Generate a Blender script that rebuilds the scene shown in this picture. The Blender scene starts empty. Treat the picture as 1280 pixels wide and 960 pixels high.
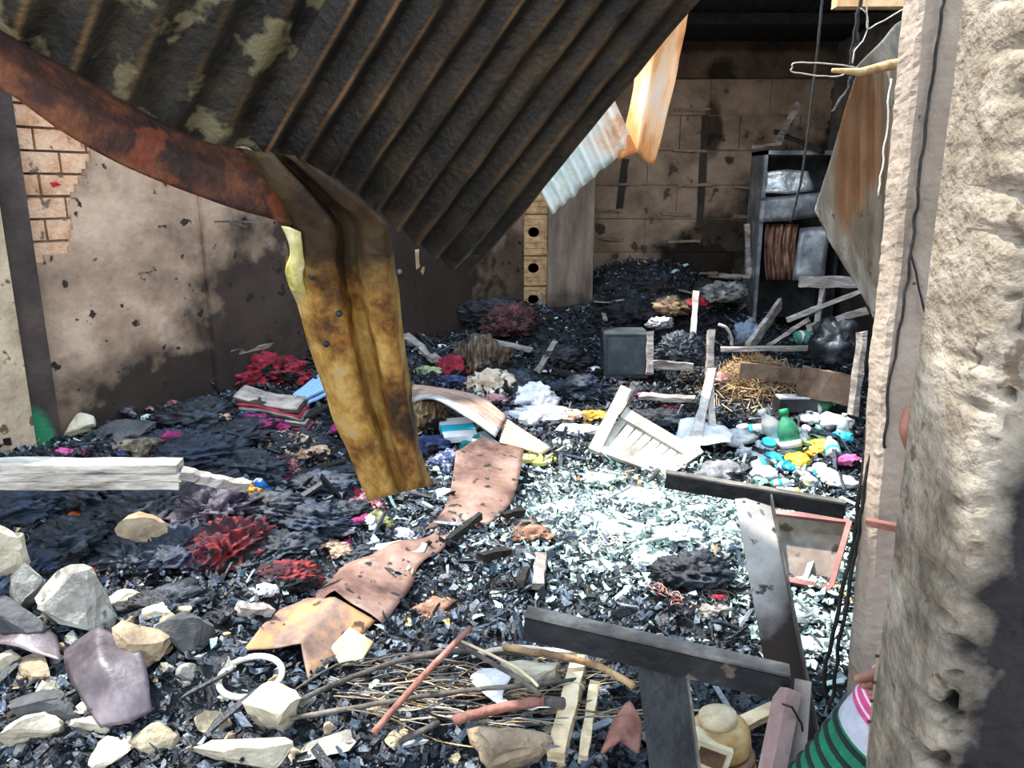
import bpy, bmesh, math, random
import numpy as np
from mathutils import Vector, Matrix, Euler, noise
R = math.radians
S = bpy.context.scene
COL = S.collection
# ---------------------------------------------------------------- camera
CAM = Vector((0, 0, 1.75)); PITCH = R(14); F = 980.0
cd = bpy.data.cameras.new('camera'); cam = bpy.data.objects.new('camera', cd); COL.objects.link(cam)
cam.location = CAM; cam.rotation_euler = (R(90) - PITCH, 0, 0)
cd.sensor_width = 36; cd.lens = 36 * F / 1280; cd.clip_start = .02
S.camera = cam
# ---------------------------------------------------------------- sky, sun, exposure
w = bpy.data.worlds.new('sky'); S.world = w; w.use_nodes = True
nt = w.node_tree; bg = nt.nodes['Background']
tc = nt.nodes.new('ShaderNodeTexCoord'); sp = nt.nodes.new('ShaderNodeSeparateXYZ'); cr = nt.nodes.new('ShaderNodeValToRGB')
nt.links.new(tc.outputs['Generated'], sp.inputs[0]); nt.links.new(sp.outputs['Z'], cr.inputs[0]); nt.links.new(cr.outputs[0], bg.inputs[0])
cr.color_ramp.elements[0].position = 0; cr.color_ramp.elements[0].color = (.95, .96, 1, 1)
cr.color_ramp.elements[1].position = .8; cr.color_ramp.elements[1].color = (.6, .78, 1, 1)
bg.inputs[1].default_value = 3.3
sl = bpy.data.lights.new('sun', 'SUN'); sun = bpy.data.objects.new('sun', sl); COL.objects.link(sun)
sl.energy = 10; sl.angle = R(1.2); sl.color = (1, .95, .87)
sun.location = (-3, 1, 6)
sun.rotation_euler = Vector((-.42, .13, .88)).to_track_quat('Z', 'Y').to_euler()
S.view_settings.view_transform = 'Standard'; S.view_settings.look = 'None'
S.view_settings.exposure = 0.22; S.view_settings.gamma = 1
# ---------------------------------------------------------------- where things stand
cp, sn = math.cos(PITCH), math.sin(PITCH)
def ray(px, py):
    u = (px - 640) / F; v = (480 - py) / F
    return Vector((u, cp + v * sn, -sn + v * cp))
def D(px, py, Y):                       # point on that line of sight at depth Y
    d = ray(px, py); return CAM + d * (Y / d.y)
def Z(px, py, z):
    d = ray(px, py); return CAM + d * ((z - CAM.z) / d.z)
WA = Vector((-2.6, 4.2)); WD = Vector((2.72, 3.8)).normalized(); WN = Vector((WD.y, -WD.x))   # left wall line
def vnoise(x, y, s, seed=0):
    x = np.asarray(x, float) * s + seed * 17.3; y = np.asarray(y, float) * s + seed * 9.1
    xi = np.floor(x); yi = np.floor(y); fx = x - xi; fy = y - yi
    fx = fx * fx * (3 - 2 * fx); fy = fy * fy * (3 - 2 * fy)
    def h(a, b):
        t = np.sin(a * 127.1 + b * 311.7 + seed * 3.7) * 43758.5453
        return t - np.floor(t)
    return (h(xi, yi) * (1 - fx) + h(xi + 1, yi) * fx) * (1 - fy) + (h(xi, yi + 1) * (1 - fx) + h(xi + 1, yi + 1) * fx) * fy
def H(x, y):                            # height of the debris
    x = np.asarray(x, float); y = np.asarray(y, float)
    d = (x - WA.x) * WN.x + (y - WA.y) * WN.y
    t = (x - WA.x) * WD.x + (y - WA.y) * WD.y
    h = (.34 + .12 * np.clip(t / 3, 0, 1)) * np.exp(-(np.maximum(d, 0) / 1.15) ** 2) * np.clip((y - 2.2) / 1.2, 0, 1)
    g = lambda cx, cy, rx, ry, a: a * np.exp(-((x - cx) / rx) ** 2 - ((y - cy) / ry) ** 2)
    h = np.maximum(h, g(-.05, 7.35, 1.0, .75, .62)) + g(1.55, 8.25, .95, .55, .72) + g(2.5, 7.6, .8, .8, .25)
    h = h + g(2.0, 6.2, .8, .7, .16) + g(-1.3, 2.5, .8, .5, .16) + g(-1.2, 3.4, .8, .5, .16) + g(0.2, 2.0, .5, .3, .05)
    h = h + .05 * (vnoise(x, y, 2.1, 1) - .4) + .06 * (vnoise(x, y, 5.5, 2) - .4) + .03 * vnoise(x, y, 13, 3)
    return h + .03
def hz(x, y): return float(H(x, y))
def G(px, py):                          # where that line of sight meets the debris
    d = ray(px, py); t = .8
    while t < 12:
        p = CAM + d * t
        if p.z < hz(p.x, p.y): break
        t += .05
    lo, hi = t - .05, t
    for _ in range(8):
        m = (lo + hi) / 2; p = CAM + d * m
        if p.z < hz(p.x, p.y): hi = m
        else: lo = m
    return CAM + d * hi
def dist(p): return (p - CAM).dot(Vector((0, cp, -sn)))
def pxw(p, n): return n * dist(p) / F   # n pixels at p, in metres
# ---------------------------------------------------------------- materials
def hx(h):
    h = h.lstrip('#'); c = [int(h[i:i + 2], 16) / 255 for i in (0, 2, 4)]
    return tuple([(v / 12.92 if v <= .04045 else ((v + .055) / 1.055) ** 2.4) for v in c] + [1])
MATS = {}
def M(name, cols=(), scale=6, rough=.8, metal=0, bump=.3, bscale=None, world=False, blobs=None, soot='#15120f', lo=.35, hi=.65, stretch=None, attr=None, attrcol=None, alpha=1, trans=0, spec=.4, patch=None, soft=2.2):
    if name in MATS: return MATS[name]
    m = bpy.data.materials.new(name); MATS[name] = m; m.use_nodes = True
    t = m.node_tree; N = t.nodes; L = t.links; b = N['Principled BSDF']
    if world: src = N.new('ShaderNodeNewGeometry').outputs['Position']
    else: src = N.new('ShaderNodeTexCoord').outputs['Object']
    if stretch:
        mp = N.new('ShaderNodeMapping'); L.new(src, mp.inputs[0]); mp.inputs['Scale'].default_value = stretch; src2 = mp.outputs[0]
    else: src2 = src
    nz = N.new('ShaderNodeTexNoise'); nz.inputs['Scale'].default_value = scale; nz.inputs['Detail'].default_value = 9; nz.inputs['Roughness'].default_value = .65
    L.new(src2, nz.inputs['Vector'])
    cr = N.new('ShaderNodeValToRGB'); L.new(nz.outputs[0], cr.inputs[0])
    e = cr.color_ramp.elements; k = len(cols)
    while len(e) < k: e.new(.5)
    for i, c in enumerate(cols):
        e[i].position = lo + (hi - lo) * i / max(k - 1, 1); e[i].color = hx(c)
    col = cr.outputs[0]
    def mixc(fac, a, bcol):
        mx = N.new('ShaderNodeMix'); mx.data_type = 'RGBA'; L.new(fac, mx.inputs[0]); L.new(a, mx.inputs[6])
        if isinstance(bcol, str): mx.inputs[7].default_value = hx(bcol)
        else: L.new(bcol, mx.inputs[7])
        return mx.outputs[2]
    def mathn(op, a, bb=None, cl=False):
        q = N.new('ShaderNodeMath'); q.operation = op; q.use_clamp = cl
        for i, v in enumerate((a, bb)):
            if v is None: continue
            if isinstance(v, (int, float)): q.inputs[i].default_value = v
            else: L.new(v, q.inputs[i])
        return q.outputs[0]
    if patch:                            # flaking patches of another colour
        pc, ps, pt = patch
        n2 = N.new('ShaderNodeTexNoise'); n2.inputs['Scale'].default_value = ps; n2.inputs['Detail'].default_value = 8; L.new(src, n2.inputs['Vector'])
        f = mathn('MULTIPLY', mathn('SUBTRACT', n2.outputs[0], pt), 25, True); col = mixc(f, col, pc)
    if blobs:                            # soot stains with a shape of their own
        tot = None
        n3 = N.new('ShaderNodeTexNoise'); n3.inputs['Scale'].default_value = 5 if soft > 2 else 16; n3.inputs['Detail'].default_value = 8; L.new(src, n3.inputs['Vector'])
        jit = mathn('MULTIPLY', mathn('SUBTRACT', n3.outputs[0], .5), 1.3)
        for (c, r, s) in blobs:
            mp = N.new('ShaderNodeMapping'); mp.vector_type = 'POINT'; L.new(src, mp.inputs[0])
            mp.inputs['Scale'].default_value = [1 / q for q in r]; mp.inputs['Location'].default_value = [-a / q for a, q in zip(c, r)]
            ln = N.new('ShaderNodeVectorMath'); ln.operation = 'LENGTH'; L.new(mp.outputs[0], ln.inputs[0])
            v = mathn('MULTIPLY', mathn('SUBTRACT', mathn('ADD', 1.25, jit), ln.outputs['Value']), soft, True)
            v = mathn('MULTIPLY', v, s)
            tot = v if tot is None else mathn('MAXIMUM', tot, v)
        col = mixc(tot, col, soot)
    if attr:
        at = N.new('ShaderNodeAttribute'); at.attribute_name = attr; col = mixc(at.outputs['Fac'], col, attrcol)
    L.new(col, b.inputs['Base Color'])
    b.inputs['Roughness'].default_value = rough; b.inputs['Metallic'].default_value = metal
    b.inputs['Specular IOR Level'].default_value = spec
    if trans: b.inputs['Transmission Weight'].default_value = trans; b.inputs['IOR'].default_value = 1.2
    if alpha < 1: b.inputs['Alpha'].default_value = alpha
    if bump:
        nb = N.new('ShaderNodeTexNoise'); nb.inputs['Scale'].default_value = bscale or scale * 4; nb.inputs['Detail'].default_value = 6; L.new(src2, nb.inputs['Vector'])
        bp = N.new('ShaderNodeBump'); bp.inputs['Strength'].default_value = bump; bp.inputs['Distance'].default_value = .02
        L.new(nb.outputs[0], bp.inputs['Height']); L.new(bp.outputs[0], b.inputs['Normal'])
    return m
def stripes(name, cols, axis, freq, rough=.9, dist_=0.3):       # woven stripes or checks
    if name in MATS: return MATS[name]
    m = bpy.data.materials.new(name); MATS[name] = m; m.use_nodes = True
    t = m.node_tree; N = t.nodes; L = t.links; b = N['Principled BSDF']
    tc = N.new('ShaderNodeTexCoord'); wv = N.new('ShaderNodeTexWave'); wv.bands_direction = axis; wv.inputs['Scale'].default_value = freq; wv.inputs['Distortion'].default_value = dist_
    L.new(tc.outputs['Object'], wv.inputs[0]); cr = N.new('ShaderNodeValToRGB'); cr.color_ramp.interpolation = 'CONSTANT'
    e = cr.color_ramp.elements
    while len(e) < len(cols): e.new(.5)
    for i, c in enumerate(cols): e[i].position = i / len(cols); e[i].color = hx(c)
    L.new(wv.outputs[1], cr.inputs[0]); L.new(cr.outputs[0], b.inputs['Base Color']); b.inputs['Roughness'].default_value = rough
    return m
# ---------------------------------------------------------------- mesh helpers
class MB:
    def __init__(s): s.v = []; s.f = []; s.sm = []; s.mi = []
    def add(s, vs, fs, smooth=False, mi=0):
        o = len(s.v); s.v += [Vector(q) for q in vs]; s.f += [tuple(i + o for i in f) for f in fs]; s.sm += [smooth] * len(fs); s.mi += [mi] * len(fs); return s
    def box(s, a, b, mi=0):              # axis-aligned from a to b
        x0, y0, z0 = a; x1, y1, z1 = b
        return s.add([(x0, y0, z0), (x1, y0, z0), (x1, y1, z0), (x0, y1, z0), (x0, y0, z1), (x1, y0, z1), (x1, y1, z1), (x0, y1, z1)],
                     [(0, 3, 2, 1), (4, 5, 6, 7), (0, 1, 5, 4), (1, 2, 6, 5), (2, 3, 7, 6), (3, 0, 4, 7)], mi=mi)
    def bar(s, p, q, wd, ht, up=(0, 0, 1), jit=0, rng=random, mi=0, seg=1):   # a squared bar from p to q
        p = Vector(p); q = Vector(q); d = (q - p).normalized(); up = Vector(up)
        if abs(d.dot(up)) > .95: up = Vector((0, 1, 0))
        x = d.cross(up).normalized(); z = x.cross(d).normalized()
        vs = []
        for i in range(seg + 1):
            c = p.lerp(q, i / seg)
            for (a, b) in ((-1, -1), (1, -1), (1, 1), (-1, 1)):
                vs.append(c + x * (a * wd / 2 + rng.uniform(-jit, jit)) + z * (b * ht / 2 + rng.uniform(-jit, jit)) + d * rng.uniform(-jit, jit) * 2)
        fs = [(3, 2, 1, 0)]
        for i in range(seg):
            o = i * 4; fs += [(o, o + 1, o + 5, o + 4), (o + 1, o + 2, o + 6, o + 5), (o + 2, o + 3, o + 7, o + 6), (o + 3, o, o + 4, o + 7)]
        o = seg * 4; fs.append((o, o + 1, o + 2, o + 3))
        return s.add(vs, fs, mi=mi)
    def tube(s, pts, r, n=6, mi=0):
        pts = [Vector(p) for p in pts]; vs = []; fs = []; k = len(pts)
        rr = r if isinstance(r, (list, tuple)) else [r] * k
        ref = Vector((.3, .5, .8)).normalized()
        for i, p in enumerate(pts):
            d = (pts[min(i + 1, k - 1)] - pts[max(i - 1, 0)])
            d = d.normalized() if d.length > 1e-7 else Vector((0, 0, 1))
            if abs(d.dot(ref)) > .97: ref = Vector((1, 0, 0))
            x = d.cross(ref).normalized(); y = x.cross(d)
            for j in range(n):
                a = 2 * math.pi * j / n; vs.append(p + (x * math.cos(a) + y * math.sin(a)) * rr[i])
        for i in range(k - 1):
            for j in range(n):
                a = i * n + j; b = i * n + (j + 1) % n; fs.append((a, b, b + n, a + n))
        fs.append(tuple(range(n - 1, -1, -1))); fs.append(tuple(range((k - 1) * n, k * n)))
        return s.add(vs, fs, True, mi)
    def lathe(s, prof, n=16, org=(0, 0, 0), axis=(0, 0, 1), mi=0):     # prof: (radius, height)
        q = Vector((0, 0, 1)).rotation_difference(Vector(axis)); org = Vector(org); vs = []; fs = []
        for (r, h) in prof:
            for j in range(n):
                a = 2 * math.pi * j / n; vs.append(org + q @ Vector((r * math.cos(a), r * math.sin(a), h)))
        for i in range(len(prof) - 1):
            for j in range(n):
                a = i * n + j; b = i * n + (j + 1) % n; fs.append((a, b, b + n, a + n))
        fs.append(tuple(range(n - 1, -1, -1))); fs.append(tuple(range((len(prof) - 1) * n, len(prof) * n)))
        return s.add(vs, fs, True, mi)
    def patch(s, rows, th=.004, sub=4, amp=0, nf=8, seed=0, smooth=True, hole=None, mi=0, crv=True):   # a bent sheet through rows of points, with thickness
        def cat(P, t):
            n = len(P) - 1; x = t * n; i = min(int(x), n - 1); u = x - i
            if not crv or n < 2: return P[i].lerp(P[i + 1], u)
            a = P[max(i - 1, 0)]; b = P[i]; c = P[i + 1]; d = P[min(i + 2, n)]
            return .5 * ((2 * b) + (c - a) * u + (2 * a - 5 * b + 4 * c - d) * u * u + (3 * b - a - 3 * c + d) * u ** 3)
        rows = [[Vector(p) for p in r] for r in rows]
        nu = (len(rows[0]) - 1) * sub; nv = (len(rows) - 1) * sub
        colsn = [[(r[int(round(i / sub))] if i % sub == 0 else r[i // sub].lerp(r[i // sub + 1], (i % sub) / sub)) for i in range(nu + 1)] for r in rows]
        g = [[cat([colsn[k][i] for k in range(len(rows))], j / nv) for i in range(nu + 1)] for j in range(nv + 1)]
        top = []; 
        for j in range(nv + 1):
            for i in range(nu + 1):
                a = g[j][max(i - 1, 0)]; b = g[j][min(i + 1, nu)]; c = g[max(j - 1, 0)][i]; d = g[min(j + 1, nv)][i]
                n = (b - a).cross(d - c); n = n.normalized() if n.length > 1e-9 else Vector((0, 0, 1))
                p = g[j][i]
                if amp: p = p + n * (noise.noise(p * nf + Vector((seed, 0, 0))) * amp)
                top.append((p, n))
        W = nu + 1; nT = len(top)
        vs = [p for p, n in top] + [p - n * th for p, n in top]; fs = []; keep = set()
        for j in range(nv):
            for i in range(nu):
                if hole and hole(i / nu, j / nv, i, j): continue
                keep.add((i, j)); a = j * W + i
                fs.append((a, a + 1, a + W + 1, a + W)); fs.append((nT + a + W, nT + a + W + 1, nT + a + 1, nT + a))
        for (i, j) in keep:
            a = j * W + i
            for (di, dj, p, q) in ((0, -1, a, a + 1), (1, 0, a + 1, a + W + 1), (0, 1, a + W + 1, a + W), (-1, 0, a + W, a)):
                if (i + di, j + dj) not in keep: fs.append((q, p, p + nT, q + nT))
        return s.add(vs, fs, smooth, mi)
    def build(s, name, mats, parent=None, org=None, mod=None):
        me = bpy.data.meshes.new(name)
        if org is None:
            if parent is not None: org = Vector(parent.location)
            else:
                org = Vector((sum(p.x for p in s.v) / len(s.v), sum(p.y for p in s.v) / len(s.v), min(p.z for p in s.v)))
        org = Vector(org)
        me.from_pydata([tuple(p - org) for p in s.v], [], s.f)
        me.polygons.foreach_set('use_smooth', s.sm); me.polygons.foreach_set('material_index', s.mi)
        for m in (mats if isinstance(mats, (list, tuple)) else [mats]): me.materials.append(m)
        me.update(); o = bpy.data.objects.new(name, me); COL.objects.link(o)
        if parent is not None:
            o.parent = parent; o.location = org - Vector(parent.location)
        else: o.location = org
        return o
def tag(o, label, cat, group=None, kind=None):
    o['label'] = label; o['category'] = cat
    if group: o['group'] = group
    if kind: o['kind'] = kind
    return o
def thing(name, loc, label, cat, group=None):
    o = bpy.data.objects.new(name, None); COL.objects.link(o); o.location = loc; o.empty_display_size = .05
    return tag(o, label, cat, group)
def struct(o): o['kind'] = 'structure'; return o
ICO = {}
def ico(n):
    if n not in ICO:
        bm = bmesh.new(); bmesh.ops.create_icosphere(bm, subdivisions=n, radius=1)
        ICO[n] = ([v.co.copy() for v in bm.verts], [tuple(v.index for v in f.verts) for f in bm.faces]); bm.free()
    return ICO[n]
def rock(mb, c, size, seed, rot=0, cuts=9, sub=3):
    cuts += 5; rng = random.Random(seed); vs, fs = ico(sub); out = []
    pl = []
    for i in range(cuts):
        n = Vector((rng.gauss(0, 1), rng.gauss(0, 1), rng.gauss(0, .8))).normalized(); pl.append((n, rng.uniform(.36, .72)))
    q = Euler((rng.uniform(-.3, .3), rng.uniform(-.3, .3), rot)).to_quaternion()
    for v in vs:
        p = v.copy()
        for n, d in pl:
            k = p.dot(n)
            if k > d: p -= n * (k - d)
        p *= 1.6; p += v * (noise.noise(v * 2.5 + Vector((seed, 0, 0))) * .14 + noise.noise(v * 8 + Vector((0, seed, 0))) * .05)
        out.append(Vector(c) + q @ Vector((p.x * size[0] / 2, p.y * size[1] / 2, p.z * size[2] / 2)))
    return mb.add(out, fs, False)
def lump(mb, c, size, seed, rot=0, sub=4, fold=.22, fs_=2.2, st=(1, 3.2, 1), floor=True, tilt=0):      # a crumpled heap of cloth or film
    vs, fs = ico(sub); out = []; q = Euler((tilt, tilt * .6, rot)).to_quaternion(); sd = Vector((seed * 3.1, seed * 1.7, 0))
    for v in vs:
        w_ = Vector((v.x * st[0], v.y * st[1], v.z * st[2])) * fs_ + sd
        warp = noise.noise_vector(v * 1.7 + sd) * .8
        a = 1 - abs(noise.noise(w_ + warp)) * 2.4
        b = 1 - abs(noise.noise(w_ * 2.3 + warp)) * 2
        c3 = 1 - abs(noise.noise(w_ * 5.5 + warp)) * 2
        r = 1 + fold * (a - .5) + fold * .55 * (b - .5) + fold * .3 * (c3 - .5) + .34 * noise.noise(v * 1.5 + sd)
        p = v * r; z = p.z * size[2] / 2
        if floor: z = max(z, -size[2] * .28)
        out.append(Vector(c) + q @ Vector((p.x * size[0] / 2, p.y * size[1] / 2, z)))
    return mb.add(out, fs, True)
# ================================================================ THE SETTING
m_plaster = M('sooty_plaster', ['#6b5a4c', '#937c68', '#b09a84'], 2.2, .95, bump=.35, bscale=26, world=True, spec=.15, soot='#27211f', patch=('#332b27', 12, .64),
    blobs=[((-.95, 6.5, .9), (1.35, 1.35, 2.2), .95), ((-1.75, 5.4, .7), (.55, .55, .8), .92), ((-2.1, 4.9, .3), (.9, .9, .5), .95), ((-2.75, 4.0, 1.6), (.13, .13, 3), .8), ((.0, 7.9, .9), (.6, .6, .5), .7)])
def WL(t, z, off=0):
    p = WA + WD * t + WN * off; return Vector((p.x, p.y, z))
def WP(px, py, off=0):
    n = Vector((WN.x, WN.y, 0)); o = WL(0, 0, off); d = ray(px, py); return CAM + d * ((o - CAM).dot(n) / d.dot(n))
def WT(px, py):
    p = WP(px, py); return (Vector((p.x, p.y)) - WA).dot(WD)
TE = 4.673
def slab(mb, t0, t1, z0, z1, o0, o1):
    vs = [WL(t0, z0, o0), WL(t1, z0, o0), WL(t1, z0, o1), WL(t0, z0, o1), WL(t0, z1, o0), WL(t1, z1, o0), WL(t1, z1, o1), WL(t0, z1, o1)]
    return mb.add(vs, [(0, 3, 2, 1), (4, 5, 6, 7), (0, 1, 5, 4), (1, 2, 6, 5), (2, 3, 7, 6), (3, 0, 4, 7)])
b = MB(); slab(b, -4, TE, 0, 3.3, -.2, -.035)
wl = struct(b.build('wall_left', m_plaster, org=WL(0, 0)))
# plaster skin with a hole where it has fallen off the bricks
ta, tb = WT(24, 200), WT(98, 200); tc_ = WT(252, 300)
zb0 = WP(60, 322).z; zb1 = 3.3
b = MB(); nu, nv = 150, 60
rng = random.Random(5)
def inpatch(t, z):
    k = noise.noise(Vector((t * 5, z * 7, 3))) * .09
    lim = tb + .02 + k - max(0, (WP(80, 225).z - z)) * .35
    return t > ta - .02 and t < lim and z > zb0 + k
NU, NV = 170, 80; t0, t1, z0, z1 = -1.2, tc_, 0, 3.3
vs = []; W1 = NU + 1
for off in (0, -.034):
    for j in range(NV + 1):
        for i in range(W1):
            t = t0 + (t1 - t0) * i / NU; z = z0 + (z1 - z0) * j / NV
            vs.append(WL(t, z, off + (noise.noise(Vector((t * 2, z * 2, 0))) * .008 + noise.noise(Vector((t * 9, z * 9, 4))) * .003 if off == 0 else 0)))
fs = []; keep = set()
for j in range(NV):
    for i in range(NU):
        t = t0 + (t1 - t0) * (i + .5) / NU; z = z0 + (z1 - z0) * (j + .5) / NV
        if not inpatch(t, z): keep.add((i, j))
n_ = W1 * (NV + 1)
for (i, j) in keep:
    a = j * W1 + i; fs.append((a, a + 1, a + W1 + 1, a + W1))
    for (di, dj, p, q) in ((0, -1, a, a + 1), (1, 0, a + 1, a + W1 + 1), (0, 1, a + W1 + 1, a + W1), (-1, 0, a + W1, a)):
        if (i + di, j + dj) not in keep: fs.append((q, p, p + n_, q + n_))
b.add(vs, fs, False); b.build('plaster', m_plaster, wl)
b = MB(); slab(b, tc_ + .003, TE, 0, 3.3, -.034, .035); b.build('plaster', m_plaster, wl)
m_brick = M('pale_brick', ['#a9805f', '#c09a7c', '#c9ab90'], 9, .95, bump=.6, bscale=40, world=True, spec=.15, patch=('#6b5c50', 14, .63))
zt = WP(60, 128).z; zc = zb0 - .03; k = 0; rng = random.Random(2); ch = .118
while zc < zt + .35:
    off0 = -.12 if k % 2 else 0
    t = ta - .06 + off0
    while t < tb + .1:
        b = MB(); slab(b, t + .006, t + .262, zc + .006, zc + ch - .008, -.034, -.006 + rng.uniform(-.006, .002))
        for v in b.v: v += noise.noise_vector(v * 23) * .003
        b.build('brick', m_brick, wl); t += .27
    zc += ch; k += 1
# red paper scrap stuck to the bricks, pillar at the near end, green paint at its foot
m_dark = M('sooty_column', ['#2f2a29', '#3d3633', '#4a403a'], 4, .95, bump=.4, bscale=30, world=True, spec=.15, patch=('#1d8a63', 9, .9))
m_column = M('sooty_column_painted', ['#332d2c', '#403936', '#4c423c'], 4, .95, bump=.4, bscale=30, world=True, spec=.15, soot='#2f7a58', blobs=[(tuple(WP(36, 540, .09)), (.13, .13, .13), .9)])
tp0, tp1 = WT(16, 400), WT(58, 430)
b = MB(); slab(b, tp0 - .02, tp1 - .03, 0, 3.3, 0, .09); col_ = struct(b.build('trim_1', m_column)); 
b = MB(); slab(b, tp0 - .5, tp0 - .03, 0, 3.3, -.02, .13)
struct(b.build('trim_2', M('tan_plaster', ['#8a7a62', '#a3927a', '#b5a48a'], 5, .95, bump=.4, bscale=30, world=True, spec=.15, patch=('#5a4c3e', 12, .62))))
# end of the left wall: hollow bricks and a plastered pier
nw = WL(TE, 0)
jx0, jx1 = D(655, 300, 7.95).x, D(684, 300, 7.95).x; px1 = D(741, 300, 7.95).x
jamb = MB().box((jx0 + .02, 8.0, 0), (jx1, 8.2, 3.1)).build('trim_3', m_plaster); struct(jamb)
m_hb = M('hollow_brick', ['#8a6a4c', '#a88a66', '#bca07c'], 12, .95, bump=.4, world=True, spec=.15)
def hollow_brick(z0, z1, seed):
    b = MB(); x0, x1 = jx0, jx1; Y = 7.93; nr = 7; rng = random.Random(seed)
    cx = (x0 + x1) / 2 - .02; cz = (z0 + z1) / 2 + .03; r = (x1 - x0) * .24
    # face plate with a round core hole
    n = 24; sq = []; ci = []
    for i in range(n):
        a = 2 * math.pi * i / n; c, s_ = math.cos(a), math.sin(a); m = max(abs(c), abs(s_))
        X = cx + c / m * ((x1 - cx) if c > 0 else (cx - x0)); Zz = cz + s_ / m * ((z1 - cz) if s_ > 0 else (cz - z0))
        sq.append((X, Y, Zz)); ci.append((cx + c * r, Y, cz + s_ * r * .9))
    inn = [(p[0], Y + .07, p[2]) for p in ci]
    fs = []
    for i in range(n):
        j = (i + 1) % n; fs += [(i, j, n + j, n + i), (n + i, n + j, 2 * n + j, 2 * n + i)]
    fs.append(tuple(range(2 * n, 3 * n)))
    b.add(sq + ci + inn, fs)
    b.box((x0, Y + .001, z0), (x1, Y + .0695, z0 + .01)).box((x0, Y + .001, z1 - .01), (x1, Y + .0695, z1))
    for i in range(nr):                  # scored ribs above and below the hole
        z = z0 + (z1 - z0) * (i + .5) / nr
        if abs(z - cz) < r * 1.0:
            b.box((x0, Y - .008, z - .012), (cx - r * 1.05, Y, z + .012)); b.box((cx + r * 1.05, Y - .008, z - .012), (x1, Y, z + .012))
        else: b.box((x0, Y - .008, z - .012), (x1, Y, z + .012))
    return b.build('hollow_brick', m_hb, jamb)
zs = [D(670, y, 7.93).z for y in (398, 358, 320, 268)] ; zs.append(zs[-1] + .4); zs.insert(0, zs[0] - .33)
for i in range(len(zs) - 1): hollow_brick(zs[i] + .006, zs[i + 1] - .006, i)
m_pier = M('grey_pier', ['#544a42', '#6d6157', '#80756a'], 3, .95, bump=.4, bscale=25, world=True, spec=.15, stretch=(2, 2, .5), soot='#241f1d', blobs=[((.6, 7.8, .3), (.6, .6, .35), .8)])
struct(MB().box((jx1 + .003, 7.86, 0), (px1, 8.75, 3.15)).build('trim_4', m_pier))
# ---- back wall of blocks, each block its own piece
BY = 8.6; bx0, bx1 = px1 + .002, 4.0
m_block = M('sooty_block', ['#665648', '#82705f', '#9a8674'], 2.6, .95, bump=.45, bscale=22, world=True, spec=.15, patch=('#4a3f37', 5, .6),
    soot='#16130f', blobs=[((2.05, 8.6, .85), (.55, 1, .45), .96), ((1.4, 8.6, .55), (1.2, 1, .33), .95), ((2.3, 8.6, 1.1), (.4, 1, .4), .85), ((2.1, 8.6, 2.35), (.1, 1, .28), .8), ((3.2, 8.6, 1.0), (.9, 1, 1.3), .8)])
m_mort = M('mortar', ['#5c4f45', '#857567'], 8, .95, bump=.5, world=True, spec=.1, blobs=[((2.05, 8.6, .85), (.55, 1, .45), .96), ((1.4, 8.6, .55), (1.2, 1, .33), .95)])
wb = MB().box((bx0, BY + .02, 0), (bx1, BY + .2, 2.85)).build('wall_back', m_mort); struct(wb)
zrow = 2.835; k = 0; CH = .352; rng = random.Random(8)
while zrow > 0:
    x = bx0 + .004 - (.3 if k % 2 else 0)
    while x < bx1:
        xa, xb_ = max(x, bx0 + .004), min(x + .615, bx1)
        if xb_ - xa > .05:
            b = MB(); pr = rng.uniform(-.008, .012); e = .006
            z0 = max(zrow - CH + .012, 0)
            nx, nz = 4, 3; vs = []
            for j in range(nz + 1):
                for i in range(nx + 1):
                    edge = (i in (0, nx)) + (j in (0, nz))
                    p = Vector((xa + (xb_ - xa) * i / nx, BY - pr + (.008 if edge else 0), z0 + (zrow - z0) * j / nz))
                    if edge: p += Vector((rng.uniform(-.004, .004), 0, rng.uniform(-.004, .004)))
                    vs.append(p)
            n0 = len(vs); vs += [Vector((xa, BY + .03, z0)), Vector((xb_, BY + .03, z0)), Vector((xb_, BY + .03, zrow)), Vector((xa, BY + .03, zrow))]
            fs = [(j * (nx + 1) + i, j * (nx + 1) + i + 1, (j + 1) * (nx + 1) + i + 1, (j + 1) * (nx + 1) + i) for j in range(nz) for i in range(nx)]
            fs += [tuple([n0, n0 + 1] + list(range(nx, -1, -1))), tuple([n0 + 3, n0 + 2][::-1] + [])] if 0 else [tuple([n0, n0 + 1] + list(range(nx, -1, -1)))]
            fs += [tuple([n0 + 2, n0 + 3] + list(range(nz * (nx + 1), (nz + 1) * (nx + 1)))), tuple([n0 + 3, n0] + [j * (nx + 1) for j in range(nz + 1)]), tuple([n0 + 1, n0 + 2] + [j * (nx + 1) + nx for j in range(nz, -1, -1)])]
            b.add(vs, fs); b.build('block', m_block, wb)
        x += .625
    zrow -= CH; k += 1
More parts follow.
